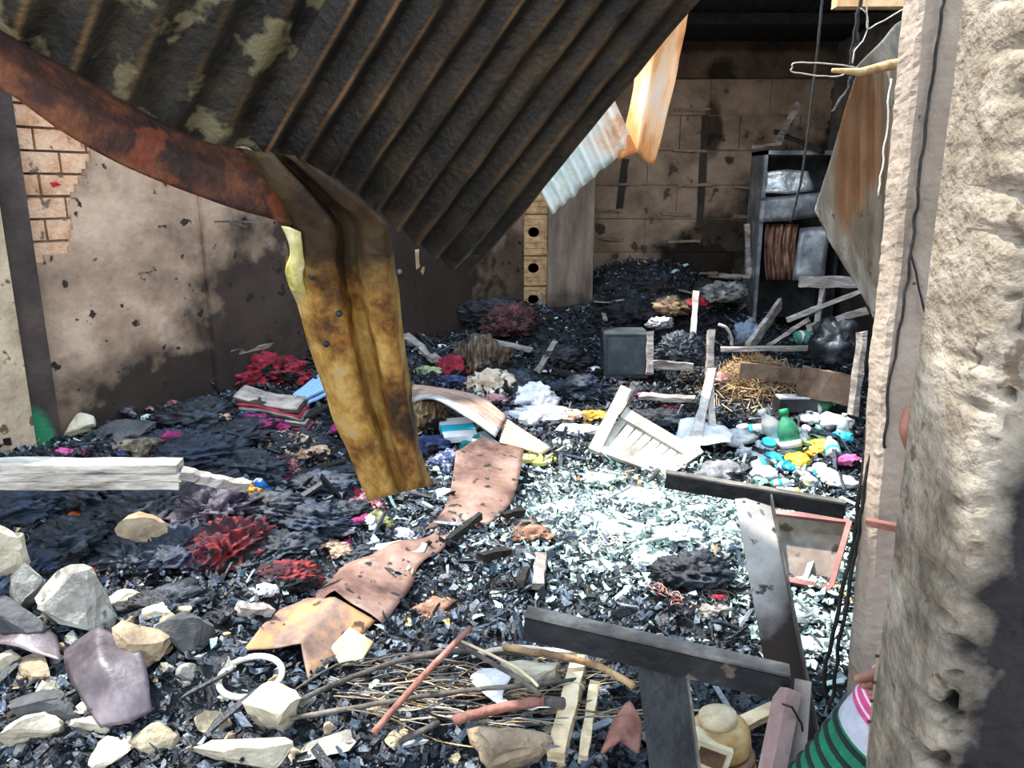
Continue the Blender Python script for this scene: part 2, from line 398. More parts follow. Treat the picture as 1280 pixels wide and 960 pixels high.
# squeezed-out mortar left on the joints
for (px, py, n) in [(865, 137, 46), (862, 188, 40), (870, 232, 48), (845, 267, 36), (930, 233, 26), (928, 270, 22), (760, 263, 34), (855, 302, 40), (765, 298, 30), (905, 345, 40), (775, 230, 26), (880, 342, 36)]:
    p = D(px, py, BY - .01); L_ = pxw(p, n); rr = random.Random(px + py); b = MB()
    b.bar(p - Vector((L_ / 2, 0, 0)), p + Vector((L_ / 2, 0, rr.uniform(-.03, .03))), .03, .028, jit=.006, rng=rr, seg=7); b.build('mortar_ridge', M('pale_mortar', ['#6a5c50', '#8c7c6c'], 20, .95, bump=.5, world=True), wb)
for (px, y0, y1) in [(878, 145, 285), (778, 200, 262)]:
    a = D(px + 4, y0, BY - .012); c = D(px - 4, y1, BY - .012)
    MB().bar(a, c, .07, .012, up=(0, 1, 0), jit=.006, seg=9).build('soot_strip', M('soot_strip', ['#2b2521', '#3a322c'], 9, .95), wb)
zB0 = 2.85; zB1 = 3.2
MBm = M('concrete_beam', ['#3f332c', '#53443a', '#645446'], 3, .95, bump=.3, world=True, spec=.1, soot='#17130f', blobs=[((2.15, 8.6, 2.8), (.16, 1, .22), .85), ((2.6, 8.6, 3.2), (2.2, 1, .1), .6)])
struct(MB().box((bx0, BY - .03, zB0 + .002), (bx1, BY + .2, zB1)).build('trim_5', MBm))
# ---- sooty roof still up along the back wall
m_roof = M('black_roof', ['#0a0f14', '#111920', '#18222a'], 4, .7, bump=.3, world=True)
b = MB(); nx = 120; ys = [5.9, 6.6, 7.4, 8.2, 8.85]; vs = []; x0, x1 = .5, 4.1
rz = lambda y: 3.2 + (8.85 - y) * .05
for (up) in (0, .006):
    for y in ys:
        for i in range(nx + 1): x = x0 + (x1 - x0) * i / nx; vs.append((x, y, rz(y) + .012 * math.sin(i * math.pi / 2) + up))
W_ = nx + 1; n0 = W_ * len(ys); fs = []
for j in range(len(ys) - 1):
    for i in range(nx): a = j * W_ + i; fs += [(a, a + W_, a + W_ + 1, a + 1), (n0 + a, n0 + a + 1, n0 + a + W_ + 1, n0 + a + W_)]
for i in range(nx): fs.append((i, i + 1, n0 + i + 1, n0 + i)); a = (len(ys) - 1) * W_ + i; fs.append((a + 1, a, n0 + a, n0 + a + 1))
b.add(vs, fs, True); ceil = b.build('ceiling', m_roof); struct(ceil)
for y in (6.2, 7.5): MB().box((.6, y, rz(y) - .10), (4.0, y + .06, rz(y) - .014)).build('purlin', M('charred_timber', ['#0c0b0b', '#1a1716', '#2a2522'], 8, .85, bump=.6, bscale=40), ceil)
# ---- right-hand walls
m_rw = M('right_wall', ['#4a4743', '#5f5a54', '#777069'], 3, .95, bump=.4, world=True, spec=.1, soot='#1a1817', blobs=[((3.3, 7.5, .9), (.6, 1.6, .8), .8)])
struct(MB().box((3.32, 1.8, 0), (3.5, 8.599, 3.19)).build('wall_right', m_rw))
# doorway pier beyond the near wall
m_pale = M('pale_plaster', ['#85796c', '#978a7d', '#a5998c'], 4, .95, bump=.35, bscale=45, world=True, spec=.15, patch=('#5f554b', 30, .70))
b = MB(); X0, Yf, Yb = 0, 1.66, 1.748
lean = lambda z: np.interp(z, [0, .5, 1.33, 2.1, 3.2], [.866, .850, .814, .797, .785])
segs = 320; prof = [(3.2, Yb), (X0 + .008, Yb), (X0, Yb - .01), (X0, Yb - .04), (X0, Yf + .01), (X0 + .008, Yf), (X0 + .03, Yf), (X0 + .08, Yf), (X0 + .2, Yf), (X0 + .5, Yf), (2.4, Yf)]
vs = []; rng = random.Random(4)
for j in range(segs + 1):
    z = 3.2 * j / segs
    for k, (x, y) in enumerate(prof):
        e = (.004 * noise.noise(Vector((z * 14, k * .5, 0))) + .006 * noise.noise(Vector((z * 4, 0, 5))) + .003 * noise.noise(Vector((z * 50, k, 5)))) if 0 < k < 9 else 0
        vs.append((x + float(lean(z)) + (e if k < 7 else 0), y + (e * .4 if k < 7 else 0), z))
n = len(prof); fs = [(j * n + k, j * n + k + 1, (j + 1) * n + k + 1, (j + 1) * n + k) for j in range(segs) for k in range(n - 1)]
fs += [tuple(range(n)), tuple(range(segs * n, segs * n + n))[::-1]] + [(j * n, (j + 1) * n, (j + 1) * n + n - 1, j * n + n - 1) for j in range(segs)]
b.add(vs, fs, False); struct(b.build('wall_doorway', m_pale))
# the near wall: smooth end, chipped arris, sooty face
m_near = M('near_wall', ['#665d50', '#857c6e', '#9c9486'], 14, .95, bump=.6, bscale=60, world=True, spec=.15, patch=('#675a4a', 34, .63), soot='#121216', soft=1.7,
    blobs=[((.575, .74, 1.16), (.10, .4, .5), .97), ((.60, .74, 1.45), (.10, .4, .42), .95), ((.68, .74, 1.6), (.14, .4, 1.2), .95)])
prof = [(1.5, .90), (.478, .90), (.470, .888), (.470, .86), (.470, .83), (.470, .80), (.471, .775), (.475, .76), (.481, .752), (.489, .748), (.498, .746), (.508, .745), (.52, .744), (.54, .743), (.58, .742), (.65, .741), (.8, .74), (1.5, .74)]
n = len(prof); segs = 520; vs = []
for j in range(segs + 1):
    z = 3.2 * j / segs
    for k, (x, y) in enumerate(prof):
        p = Vector((x, y, z)); a = max(0, 1 - abs(k - 8) / 4.2)
        if 0 < k < n - 1:
            pit = max(0, noise.noise(Vector((x * 55, z * 46, 1))) - .2) * .075 * a + max(0, noise.noise(Vector((x * 90, z * 95, 7)))) * .010 * a
            rgh = noise.noise(p * 60) * .0018 * (.3 + a) + noise.noise(p * 13) * .003
            d = Vector((1, 1, 0)) if k < 10 else Vector((0, 1, 0))
            p += d * (pit + rgh)
        vs.append(p)
fs = [(j * n + k, j * n + k + 1, (j + 1) * n + k + 1, (j + 1) * n + k) for j in range(segs) for k in range(n - 1)]
fs += [tuple(range(n)), tuple(range(segs * n, segs * n + n))[::-1]] + [(j * n, (j + 1) * n, (j + 1) * n + n - 1, j * n + n - 1) for j in range(segs)]
b = MB().add(vs, fs, True); struct(b.build('wall_near', m_near))
# ================================================================ GROUND
nx, ny = 330, 420; gx = np.linspace(-5, 3.31, nx); gy = np.linspace(1.0, 8.72, ny); XX, YY = np.meshgrid(gx, gy); ZZ = H(XX, YY)
ZZ = ZZ + .02 * (vnoise(XX, YY, 30, 5) - .5) - .012
vs = np.stack([XX.ravel(), YY.ravel(), ZZ.ravel()], 1)
ii = np.arange(nx - 1)[None, :] + (np.arange(ny - 1) * nx)[:, None]; ii = ii.ravel()
fs = np.stack([ii, ii + 1, ii + nx + 1, ii + nx], 1)
AC = G(830, 640)                        # centre of the pale ash
m_ground = M('char_and_ash', ['#08090b', '#14171b', '#2c3138', '#4a5159'], 11, .75, bump=.8, bscale=60, world=True, lo=.36, hi=.72, soot='#a9b6b0', blobs=[((AC.x, AC.y, .1), (.75, .62, 2), .6)])
cx_, cy_ = vs[fs[:, 0], 0], vs[fs[:, 0], 1]; fs = fs[((cx_ - WA.x) * WN.x + (cy_ - WA.y) * WN.y > -.05) & (cy_ < 8.58) & (cx_ < 3.3)]
me = bpy.data.meshes.new('debris_bed'); me.from_pydata(vs.tolist(), [], fs.tolist()); me.materials.append(m_ground); me.polygons.foreach_set('use_smooth', [True] * len(fs)); me.update()
gb = bpy.data.objects.new('debris_bed', me); COL.objects.link(gb); tag(gb, 'bed of black char and grey ash covering the whole floor', 'debris', kind='stuff')
struct(MB().box((-7, -3, -.1), (6, 10, 0)).build('floor', M('concrete_floor', ['#4a4742', '#66625b'], 4, .95, world=True)))
# ---- loose flakes, all over
def zone_weights(x, y):                 # chances of: black, blue-grey, grey, pale ash, tan
    n = len(x); e = lambda c, rx, ry: np.exp(-((x - c.x) / rx) ** 2 - ((y - c.y) / ry) ** 2)
    ash = np.clip(e(AC, .8, .62) * 1.1 + e(G(760, 690), .4, .3) * .6 + e(G(1020, 790), .25, .4) * 1.0 + e(G(1000, 700), .35, .4) * .7, 0, 1)
    tan = np.clip(e(G(800, 605), .35, .12) * .5, 0, 1)
    mid = np.clip(e(G(640, 700), .9, .9) * 1.0, 0, 1)
    w0 = .68 * (1 - ash * .85) * (1 - mid * .35); w1 = .2 + .3 * mid; w2 = .09 + .22 * mid + .2 * ash; w3 = .006 + 1.3 * ash + .02 * mid; w4 = .01 + tan
    wts = np.stack([w0, w1, w2, w3, w4], 1); return wts / wts.sum(1, keepdims=True)
m_fl = [M('char_black', ['#05070b', '#0f131b', '#1b222d'], 30, .48, bump=.5, bscale=90, world=True, spec=.6),
        M('char_bluegrey', ['#1e2834', '#31404f', '#4c5d6e'], 30, .55, bump=.4, bscale=90, world=True, spec=.6),
        M('ash_grey', ['#4c5258', '#6c7278', '#8a9093'], 30, .8, bump=.4, bscale=90, world=True),
        M('ash_pale', ['#93b8b0', '#b4d0c8', '#d2e0dc'], 30, .85, bump=.4, bscale=90, world=True),
        M('ash_tan', ['#7a5f42', '#a88a60', '#c9a978'], 30, .85, bump=.4, bscale=90, world=True)]
def flakes(name, label, n, smin, smax, thick, seed, ybias=1.35, lift=.02, xr=(-4.2, 3.25), only=None):
    g = np.random.default_rng(seed); y = 1.35 + (8.55 - 1.35) * g.random(n) ** ybias; x = xr[0] + (xr[1] - xr[0]) * g.random(n)
    dwl = (x - WA.x) * WN.x + (y - WA.y) * WN.y
    ok = (dwl > .08) & (x / y > -.78) & (x / y < .62) & ~((x < px1 + .03) & (y > 7.8)) & ~((x > .40) & (y < 1.85) & (y > .6) & (x > .78))
    x, y = x[ok], y[ok]; n = len(x); z = H(x, y) + g.random(n) ** 2 * lift
    wts = zone_weights(x, y); cum = wts.cumsum(1); mi = (g.random(n)[:, None] > cum).sum(1).clip(0, 4)
    s = smin + (smax - smin) * g.random(n) ** 2.2
    az = g.random(n) * 2 * np.pi; tl = g.normal(0, .55, n); rl = g.normal(0, .5, n)
    ca, sa, ct, st_, cr_, sr = np.cos(az), np.sin(az), np.cos(tl), np.sin(tl), np.cos(rl), np.sin(rl)
    ax = np.stack([ca * ct, sa * ct, st_], 1); up0 = np.stack([-ca * st_, -sa * st_, ct], 1); bx = np.stack([-sa, ca, 0 * ca], 1)
    ay = bx * cr_[:, None] + up0 * sr[:, None]; az_ = up0 * cr_[:, None] - bx * sr[:, None]
    asp = g.uniform(.25, .8, n) * (.25 if smax > .15 else 1)
    base = np.array([(-1, -.8), (0, -1), (1, -.6), (.9, .7), (0, 1), (-.9, .8)])
    V = []
    curl = g.normal(0, .35, n)
    P = np.stack([x, y, z + s * .2], 1)
    if thick == 0:
        for (a, b_) in base:
            ja = a + g.normal(0, .22, n); jb = b_ + g.normal(0, .22, n); cz = curl * (ja ** 2 - .3) + (g.normal(0, .12, n))
            V.append(P + ax * (ja * s / 2)[:, None] + ay * (jb * s * asp / 2)[:, None] + az_ * (cz * s / 2)[:, None])
        V = np.stack(V, 1).reshape(-1, 3); k = np.arange(n)[:, None] * 6
        F_ = np.concatenate([k + np.array([[0, 1, 4, 5]]), k + np.array([[1, 2, 3, 4]])], 0); M_ = np.concatenate([mi, mi])
    else:
        for dz in (-1, 1):
            for (a, b_) in ((-1, -1), (1, -1), (1, 1), (-1, 1)):
                ja = a + g.normal(0, .2, n); jb = b_ + g.normal(0, .2, n); jz = dz + g.normal(0, .15, n)
                V.append(P + ax * (ja * s / 2)[:, None] + ay * (jb * s * asp / 2)[:, None] + az_ * (jz * s * thick / 2)[:, None])
        V = np.stack(V, 1).reshape(-1, 3); k = np.arange(n)[:, None] * 8
        F_ = np.concatenate([k + np.array([q]) for q in ((0, 3, 2, 1), (4, 5, 6, 7), (0, 1, 5, 4), (1, 2, 6, 5), (2, 3, 7, 6), (3, 0, 4, 7))], 0); M_ = np.tile(mi, 6)
    me = bpy.data.meshes.new(name); me.from_pydata(V.tolist(), [], F_.tolist())
    for m in m_fl: me.materials.append(m)
    me.polygons.foreach_set('material_index', M_.astype(np.int32)); me.update()
    o = bpy.data.objects.new(name, me); COL.objects.link(o); return tag(o, label, 'debris', kind='stuff')
flakes('char_flakes', 'thin curled flakes of black char and pale ash strewn over everything on the floor', 90000, .014, .06, 0, 1)
flakes('char_chunks', 'small black and grey lumps of char scattered through the flakes', 36000, .01, .036, .45, 2)
flakes('charred_splinters', 'long charred splinters and strips lying among the flakes', 2200, .06, .2, .07, 3, lift=.04)
# ================================================================ FALLEN ROOF SHEETS
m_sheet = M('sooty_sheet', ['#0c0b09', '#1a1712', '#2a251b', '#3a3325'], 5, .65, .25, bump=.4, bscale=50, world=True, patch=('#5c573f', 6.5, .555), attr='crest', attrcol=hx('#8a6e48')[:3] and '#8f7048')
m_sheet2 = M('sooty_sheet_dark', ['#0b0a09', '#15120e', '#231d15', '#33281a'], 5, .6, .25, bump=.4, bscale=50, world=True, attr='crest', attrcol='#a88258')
PA = D(-20, 60, 1.9); PB = D(582, 347, 2.9); PC = D(882, -12, 2.45)
e_ = PA - PB; eL = e_.length; e_.normalize(); dS = (PC - PB).normalized(); nS = e_.cross(dS).normalized()
if nS.dot(CAM - PB) < 0: nS = -nS
dP = (e_ - dS * e_.dot(dS)); sinA = dP.length; dP.normalize()
def corrugated(name, u0, u1, s0f, s1, pitch, amp, off, mat, label, seed, group=None, bend=0, wear=.75, extra=None):
    nu = int((u1 - u0) / pitch * 10); nv = 60; vs = []; cre = []; W_ = nu + 1
    for j in range(nv + 1):
        for i in range(W_):
            u = u0 + (u1 - u0) * i / nu                          # distance across the ribs
            s0 = s0f(u); s = s0 + (s1 - s0) * (j / nv) ** 1.3
            ph = u / pitch * 2 * math.pi
            a = amp * (1 + .25 * noise.noise(Vector((u * 3, s * 3, seed))))
            hgt = a * math.cos(ph)
            hgt += .02 * noise.noise(Vector((u * 1.6, s * 1.3, seed + 2))) + .006 * noise.noise(Vector((u * 9, s * 7, seed)))
            p = PB + dP * u + dS * (s - u * e_.dot(dS) / sinA * 0) + nS * (off + hgt)
            if extra: p += extra(u, s)
            vs.append(p)
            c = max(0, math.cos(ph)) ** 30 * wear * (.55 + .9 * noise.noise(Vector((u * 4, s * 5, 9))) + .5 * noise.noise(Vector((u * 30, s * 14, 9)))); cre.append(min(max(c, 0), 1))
    n = len(vs); b = MB(); th = .0015
    fs = []
    for j in range(nv):
        for i in range(nu):
            a = j * W_ + i; fs += [(a, a + 1, a + W_ + 1, a + W_), (n + a + W_, n + a + W_ + 1, n + a + 1, n + a)]
    for i in range(nu): fs.append((i + 1, i, n + i, n + i + 1)); a = nv * W_ + i; fs.append((a, a + 1, n + a + 1, n + a))
    for j in range(nv): a = j * W_; fs.append((a, a + W_, n + a + W_, n + a)); a += nu; fs.append((a + W_, a, n + a, n + a + W_))
    b.add(vs + [p - nS * th for p in vs], fs, True); o = b.build(name, mat)
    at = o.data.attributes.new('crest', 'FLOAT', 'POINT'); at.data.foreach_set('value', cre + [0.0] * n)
    return tag(o, label, 'roof sheet', group)
# where the lower end of the sheets runs, in (across, along) terms
def US(p):
    q = p - PB; return q.dot(dP), q.dot(dS)
def onplane(px, py):
    d = ray(px, py); return CAM + d * ((PB - CAM).dot(nS) / d.dot(nS))
EDGE = sorted([US(onplane(x, y)) for (x, y) in [(600, 318), (582, 345), (560, 330), (520, 300), (478, 268), (430, 232), (370, 205), (318, 178), (240, 170), (160, 130), (80, 85), (0, 45), (-120, -20), (-400, -150)]])
def edge(u):
    if u <= EDGE[0][0]: return EDGE[0][1]
    for (a, sa), (b_, sb) in zip(EDGE, EDGE[1:]):
        if u <= b_: return sa + (sb - sa) * (u - a) / (b_ - a)
    return EDGE[-1][1]
uR = US(onplane(584, 343))[0]; uS = US(onplane(308, 182))[0]; uL = EDGE[-1][0]
jag = lambda u: edge(u) + .012 * noise.noise(Vector((u * 18, 0, 0)))
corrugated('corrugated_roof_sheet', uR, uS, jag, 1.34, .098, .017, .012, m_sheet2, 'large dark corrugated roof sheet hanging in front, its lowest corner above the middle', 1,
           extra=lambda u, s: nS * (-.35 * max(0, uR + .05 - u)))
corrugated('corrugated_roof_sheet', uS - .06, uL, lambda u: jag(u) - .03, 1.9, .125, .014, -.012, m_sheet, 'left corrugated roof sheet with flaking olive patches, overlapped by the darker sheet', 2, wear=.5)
# ---- rusty ridge capping that runs under the sheets and folds down
m_rust = M('brown_rust', ['#1c120b', '#33190e', '#57301a', '#6d4320', '#7a5a2c'], 4.5, .75, .2, bump=.5, bscale=40, world=True, patch=('#5e2c18', 7, .62), soot='#17100b', soft=2.3, blobs=[(tuple(D(440, 290, 2.34)), (.16, .3, .12), .85)])
m_ochre = M('ochre_rust', ['#2a1a0c', '#5d3c14', '#8c672c', '#a8894a', '#8d8870'], 5, .7, .2, bump=.45, bscale=35, world=True, stretch=(1, 1, .7), patch=('#8e5a22', 8, .64), soot='#150e09',
    blobs=[((-.55, 2.35, 1.72), (.36, .6, .24), .9)])
rc = thing('ridge_capping', D(500, 615, 2.62), 'rusty ridge capping under the roof sheets, folded so that its ochre end hangs down', 'roof capping')
rows = []
for (ux, uy, lx, ly, Y) in [(-160, -60, -150, 20, 1.75), (0, 38, 0, 112, 1.85), (120, 105, 130, 196, 1.98), (240, 172, 240, 243, 2.12), (320, 190, 345, 276, 2.24), (385, 222, 366, 286, 2.32)]:
    U = D(ux, uy, Y + .03); Lw = D(lx, ly, Y - .03); mid = U.lerp(Lw, .45) + Vector((0, -.045, .01)); lip = Lw + Vector((0, .05, .03))
    rows.append([U, mid, Lw, lip])
MB().patch(rows, .003, 6, .012, 6, 1).build('capping_upper', m_rust, rc)
rows = []
for (a, c1, c2, r, rr, Y) in [((306, 186), 0, 0, (372, 196), (380, 200), 2.20), ((326, 232), 0, 0, (430, 234), (436, 240), 2.23), ((346, 272), 0, 0, (478, 274), (482, 282), 2.28), ((360, 300), (395, 280), (440, 282), (482, 290), (490, 306), 2.31), ((357, 338), (395, 320), (440, 330), (485, 330), (496, 350), 2.36),
                              ((372, 380), (405, 372), (446, 390), (490, 385), (500, 400), 2.42), ((400, 470), (425, 465), (464, 480), (502, 470), (513, 480), 2.5), ((432, 560), (448, 556), (482, 562), (518, 555), (524, 560), 2.57), ((462, 626), (472, 622), (495, 616), (527, 609), (541, 606), 2.62)]:
    lx = lambda u: (a[0] + (r[0] - a[0]) * u, a[1] + (r[1] - a[1]) * u)
    P = [D(a[0], a[1], Y + .02), D(*lx(.2), Y - .03), D(*lx(.48), Y - .035), D(*lx(.58), Y + .06), D(*lx(.7), Y + .05), D(*lx(.78), Y - .03), D(r[0], r[1], Y - .04), D(rr[0], rr[1], Y + .06)]
    rows.append(P)
MB().patch(rows, .0025, 4, .010, 9, 5).build('capping_hanging_end', m_ochre, rc)['label'] = 'ochre and orange rusted hanging end'
for (x, y, Y) in [(390, 345, 2.38), (424, 392, 2.40), (408, 430, 2.42)]:
    MB().lathe([(.003, 0), (.011, .002), (.009, .007), (.004, .009)], 8, D(x, y, Y - .035), (0, -1, .1)).build('bolt', M('dark_bolt', ['#1c2426', '#33403f'], 20, .6, .6), rc)
rows = [[D(352, 282, 2.25), D(362, 284, 2.24), D(376, 290, 2.26)], [D(360, 300, 2.28), D(368, 303, 2.26), D(378, 312, 2.29)], [D(364, 318, 2.31), D(372, 322, 2.29), D(380, 330, 2.32)], [D(357, 340, 2.34), D(366, 342, 2.32), D(378, 348, 2.35)], [D(366, 364, 2.38), D(374, 366, 2.36), D(384, 368, 2.39)]]
MB().patch(rows, .003, 4, .004, 20, 3).build('curled_edge', M('lit_edge_yellow', ['#8c8330', '#c9c172', '#e6e2b8'], 9, .4, .3, world=True), rc)['label'] = 'curled edge with its sunlight put into a pale yellow'  # lit left edge of the capping, its brightness painted into the colour
# ---- sheets hanging beyond
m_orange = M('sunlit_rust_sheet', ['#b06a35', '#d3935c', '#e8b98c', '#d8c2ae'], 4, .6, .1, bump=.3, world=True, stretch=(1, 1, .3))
Yo = 5.5
rows = [[D(858, -30, Yo - .25), D(842, -28, Yo - .35), D(870, -25, Yo - .1), D(880, -24, Yo)], [D(792, 110, Yo), D(812, 108, Yo - .13), D(835, 105, Yo - .02), D(843, 104, Yo)], [D(772, 200, Yo), D(796, 190, Yo - .14), D(811, 205, Yo - .03), D(818, 205, Yo + .02)]]
rows = [[D(800, -20, Yo - .1), D(838, -20, Yo - .35), D(858, -18, Yo - .1), D(866, -18, Yo)]] + rows[1:]
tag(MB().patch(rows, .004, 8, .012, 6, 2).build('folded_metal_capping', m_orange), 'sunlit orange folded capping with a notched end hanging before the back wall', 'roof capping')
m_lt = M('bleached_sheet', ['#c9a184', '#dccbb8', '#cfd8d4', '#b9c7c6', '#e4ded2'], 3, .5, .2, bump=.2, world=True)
A0, A1, A2 = D(668, 250, 5.6), D(690, 266, 5.6), D(845, -10, 5.4)
vs = []; nu, nv = 70, 30; b = MB(); dd = D(840, 30, 5.3) - D(690, 268, 5.6)
cross0 = D(640, 225, 5.7) - D(690, 268, 5.6); cr1 = D(790, 180, 5.5) - D(690, 268, 5.6)
O_ = D(690, 268, 5.6); along = D(640, 170, 5.5) - O_; across = D(792, 178, 5.45) - O_
nn = along.cross(across).normalized(); W_ = nu + 1
if nn.y > 0: nn = -nn
for k in (0, 1):
    for j in range(nv + 1):
        for i in range(W_):
            s = i / nu; t = j / nv * 1.0
            p = O_ + across * s * 1.0 + along * t * 2.6 + nn * (.022 * math.sin(s * 2 * math.pi * 8)) + nn * .01 * noise.noise(Vector((s * 4, t * 4, 1)))
            p += along.normalized() * (.02 * noise.noise(Vector((s * 9, 0, 2)))) * (1 - t)
            vs.append(p - nn * .003 * k)
n = W_ * (nv + 1); fs = []
for j in range(nv):
    for i in range(nu): a = j * W_ + i; fs += [(a, a + 1, a + W_ + 1, a + W_), (n + a + W_, n + a + W_ + 1, n + a + 1, n + a)]
for i in range(nu): fs.append((i + 1, i, n + i, n + i + 1))
for j in range(nv): a = j * W_ + nu; fs.append((a + W_, a, n + a, n + a + W_)); a -= nu; fs.append((a, a + W_, a + W_ + n, a + n))
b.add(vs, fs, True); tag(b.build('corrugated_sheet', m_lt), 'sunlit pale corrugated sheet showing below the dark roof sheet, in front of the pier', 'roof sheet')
# ---- leaning corrugated sheet on the right
m_lean = M('rust_grey_sheet', ['#6c604e', '#857a69', '#958b7b', '#7b7468'], 4, .7, .15, bump=.3, world=True, stretch=(3, 3, .5), soot='#8a5a2c', blobs=[(tuple(D(1060, 180, 3.6)), (.18, .6, .34), .75)], patch=('#5b4a38', 12, .64))
L_ = [(1072, 88, 1135, 60), (1058, 130, 1140, 110), (1038, 200, 1145, 180), (1018, 262, 1145, 240), (1038, 305, 1145, 290), (1075, 365, 1140, 345), (1092, 398, 1135, 395)]
b = MB(); nu = 60; rows = []; vs = []; nv = 48
def lerp_rows(t):
    x = t * (len(L_) - 1); i = min(int(x), len(L_) - 2); u = x - i; return [L_[i][k] * (1 - u) + L_[i + 1][k] * u for k in range(4)]
W_ = nu + 1
for k in (0, 1):
    for j in range(nv + 1):
        t = j / nv; x0, y0, x1, y1 = lerp_rows(t)
        for i in range(W_):
            s = i / nu; px = x0 + (1205 - x0) * s; py = y0 + (y1 - y0) * s
            xw = (px - 1005) / 200
            Y = 3.35 + .55 * xw - .022 * math.cos(xw * 2 * math.pi * 11) + .03 * noise.noise(Vector((px / 40, py / 60, 0))) - .12 * max(0, 1 - s * 6) * (1 if k == 0 else 1)
            vs.append(D(px, py, Y + .003 * k))
n = W_ * (nv + 1); fs = []
for j in range(nv):
    for i in range(nu): a = j * W_ + i; fs += [(a, a + 1, a + W_ + 1, a + W_), (n + a + W_, n + a + W_ + 1, n + a + 1, n + a)]
for i in range(nu): fs.append((i + 1, i, n + i, n + i + 1)); a = nv * W_ + i; fs.append((a, a + 1, n + a + 1, n + a))
for j in range(nv): a = j * W_ + nu; fs.append((a + W_, a, n + a, n + a + W_)); a -= nu; fs.append((a, a + W_, a + W_ + n, a + n))
b.add(vs, fs, True); tag(b.build('corrugated_sheet', m_lean), 'rust-streaked grey corrugated sheet with torn lower corner, hanging left of the doorway pier', 'roof sheet')
b = MB().patch([[D(1070, 84, 3.2), D(1120, 30, 3.4), D(1150, 10, 3.6)], [D(1072, 95, 3.18), D(1120, 82, 3.35), D(1155, 75, 3.6)]], .003, 8, .02, 6, 4)
tag(b.build('folded_sheet', M('folded_grey', ['#4d4740', '#6e665c', '#8b8378'], 6, .7, .2, world=True)), 'small crumpled grey sheet above the rust-streaked corrugated sheet', 'metal sheet')
tag(MB().tube([D(1040, 88, 3.1), D(1075, 90, 3.1), D(1110, 82, 3.2), D(1135, 78, 3.3), D(1160, 76, 3.4)], [.008, .014, .02, .022, .022], 8).build('charred_stick', M('straw_wood', ['#8a6a42', '#b59468', '#cbb48c'], 12, .9, world=True)), 'thin tan stick poking out level above the rust-streaked sheet', 'stick')
# ---- wires hanging down
m_wire = M('black_wire', ['#0f0e0e', '#2a2624'], 20, .7, world=True); m_wireL = M('grey_wire', ['#8c857b', '#b5ada0'], 20, .5, .4, world=True)
def wire(pts, Y, r, mat, label, name='wire', jit=.004, cat='wire', group=None, sub=5, dY=None):
    P = [D(x, y, (Y if dY is None else Y + dY * i / (len(pts) - 1))) for i, (x, y) in enumerate(pts)]; out = []
    for i in range(len(P) - 1):
        a = P[max(i - 1, 0)]; b_ = P[i]; c = P[i + 1]; d = P[min(i + 2, len(P) - 1)]
        for k in range(sub):
            u = k / sub; q = .5 * ((2 * b_) + (c - a) * u + (2 * a - 5 * b_ + 4 * c - d) * u * u + (3 * b_ - a - 3 * c + d) * u ** 3)
            out.append(q + noise.noise_vector(q * 25) * jit)
    out.append(P[-1]); return tag(MB().tube(out, r, 5).build(name, mat), label, cat, group)
wire([(1030, -20), (1024, 40), (1015, 120), (1008, 180), (1000, 230), (988, 278)], 4.2, .007, m_wire, 'black wire hanging from the roof down in front of the metal cabinet, the longer one')
wire([(1076, -20), (1072, 30), (1068, 70), (1060, 110), (1040, 140)], 4.0, .010, m_wire, 'frayed black cable hanging at the top just left of the crumpled grey sheet', jit=.02)
wire([(1082, -20), (1068, 40), (1062, 90), (1070, 110)], 4.0, .006, m_wire, 'thin black wire beside the frayed cable at the top', jit=.012)
wire([(1070, 84), (1040, 80), (995, 78), (991, 84), (993, 90), (1040, 96), (1056, 92)], 3.8, .0035, m_wireL, 'long narrow loop of bright wire sticking out left at the top', 'wire_loop')
wire([(1075, 10), (1084, 18), (1084, 36), (1100, 28), (1125, 14), (1136, 8)], 3.7, .0035, m_wireL, 'forked bright wire bent like a hook under the roof edge')
wire([(1083, -20), (1084, 36), (1075, 55), (1069, 65), (1066, 80)], 3.7, .0035, m_wireL, 'short twisted bright wire hanging below the hooked wire', jit=.01)
wire([(1114, 98), (1110, 150), (1104, 200), (1098, 245)], 3.1, .0035, M('pale_string', ['#d8cfc0'], 5), 'pale string hanging in front of the rust-streaked corrugated sheet', jit=.008)
wire([(1092, 440), (1086, 520), (1082, 560), (1076, 600), (1066, 680), (1052, 740), (1042, 790), (1030, 850), (1036, 880)], 1.75, .0055, m_wire, 'black cable hanging along the doorway pier, the left of two', jit=.006)
wire([(1096, 460), (1090, 560), (1082, 600), (1070, 680), (1060, 740), (1050, 800), (1042, 860), (1036, 880)], 1.72, .005, m_wire, 'black cable hanging along the doorway pier, the right of two', jit=.006)
wire([(1180, -10), (1172, 60), (1162, 130), (1152, 200), (1146, 260), (1140, 300), (1134, 350), (1122, 430), (1110, 500), (1106, 560)], 1.655, .0035, m_wire, 'thin dark tube standing in for the crack down the face of the doorway pier', jit=.007)  # tube added in place of the jagged crack in the pier plaster
wire([(1137, 305), (1146, 350), (1154, 380), (1162, 410)], 1.655, .0025, m_wire, 'short dark tube standing in for a side branch of the doorway pier crack', jit=.006)  # branch of that crack, likewise drawn as an added tube
tag(MB().bar(D(1083, 652, 1.645), D(1126, 661, 1.60), .02, .014).build('wooden_peg', M('redbrown_wood', ['#6a463c', '#8a6154'], 10, .8, world=True)), 'red-brown wooden peg sticking out of the doorway pier', 'peg')
tag(MB().box(tuple(D(1136, 8, 5.5)), tuple(D(1040, -2, 5.6))).build('sky_strip', M('sky_strip_orange', ['#b98d5c', '#d8b78c'], 6, .8)), 'pale orange bar standing in for the bright strip of sky beside the black roof', 'batten')  # solid bar put in for the bright slit of open sky
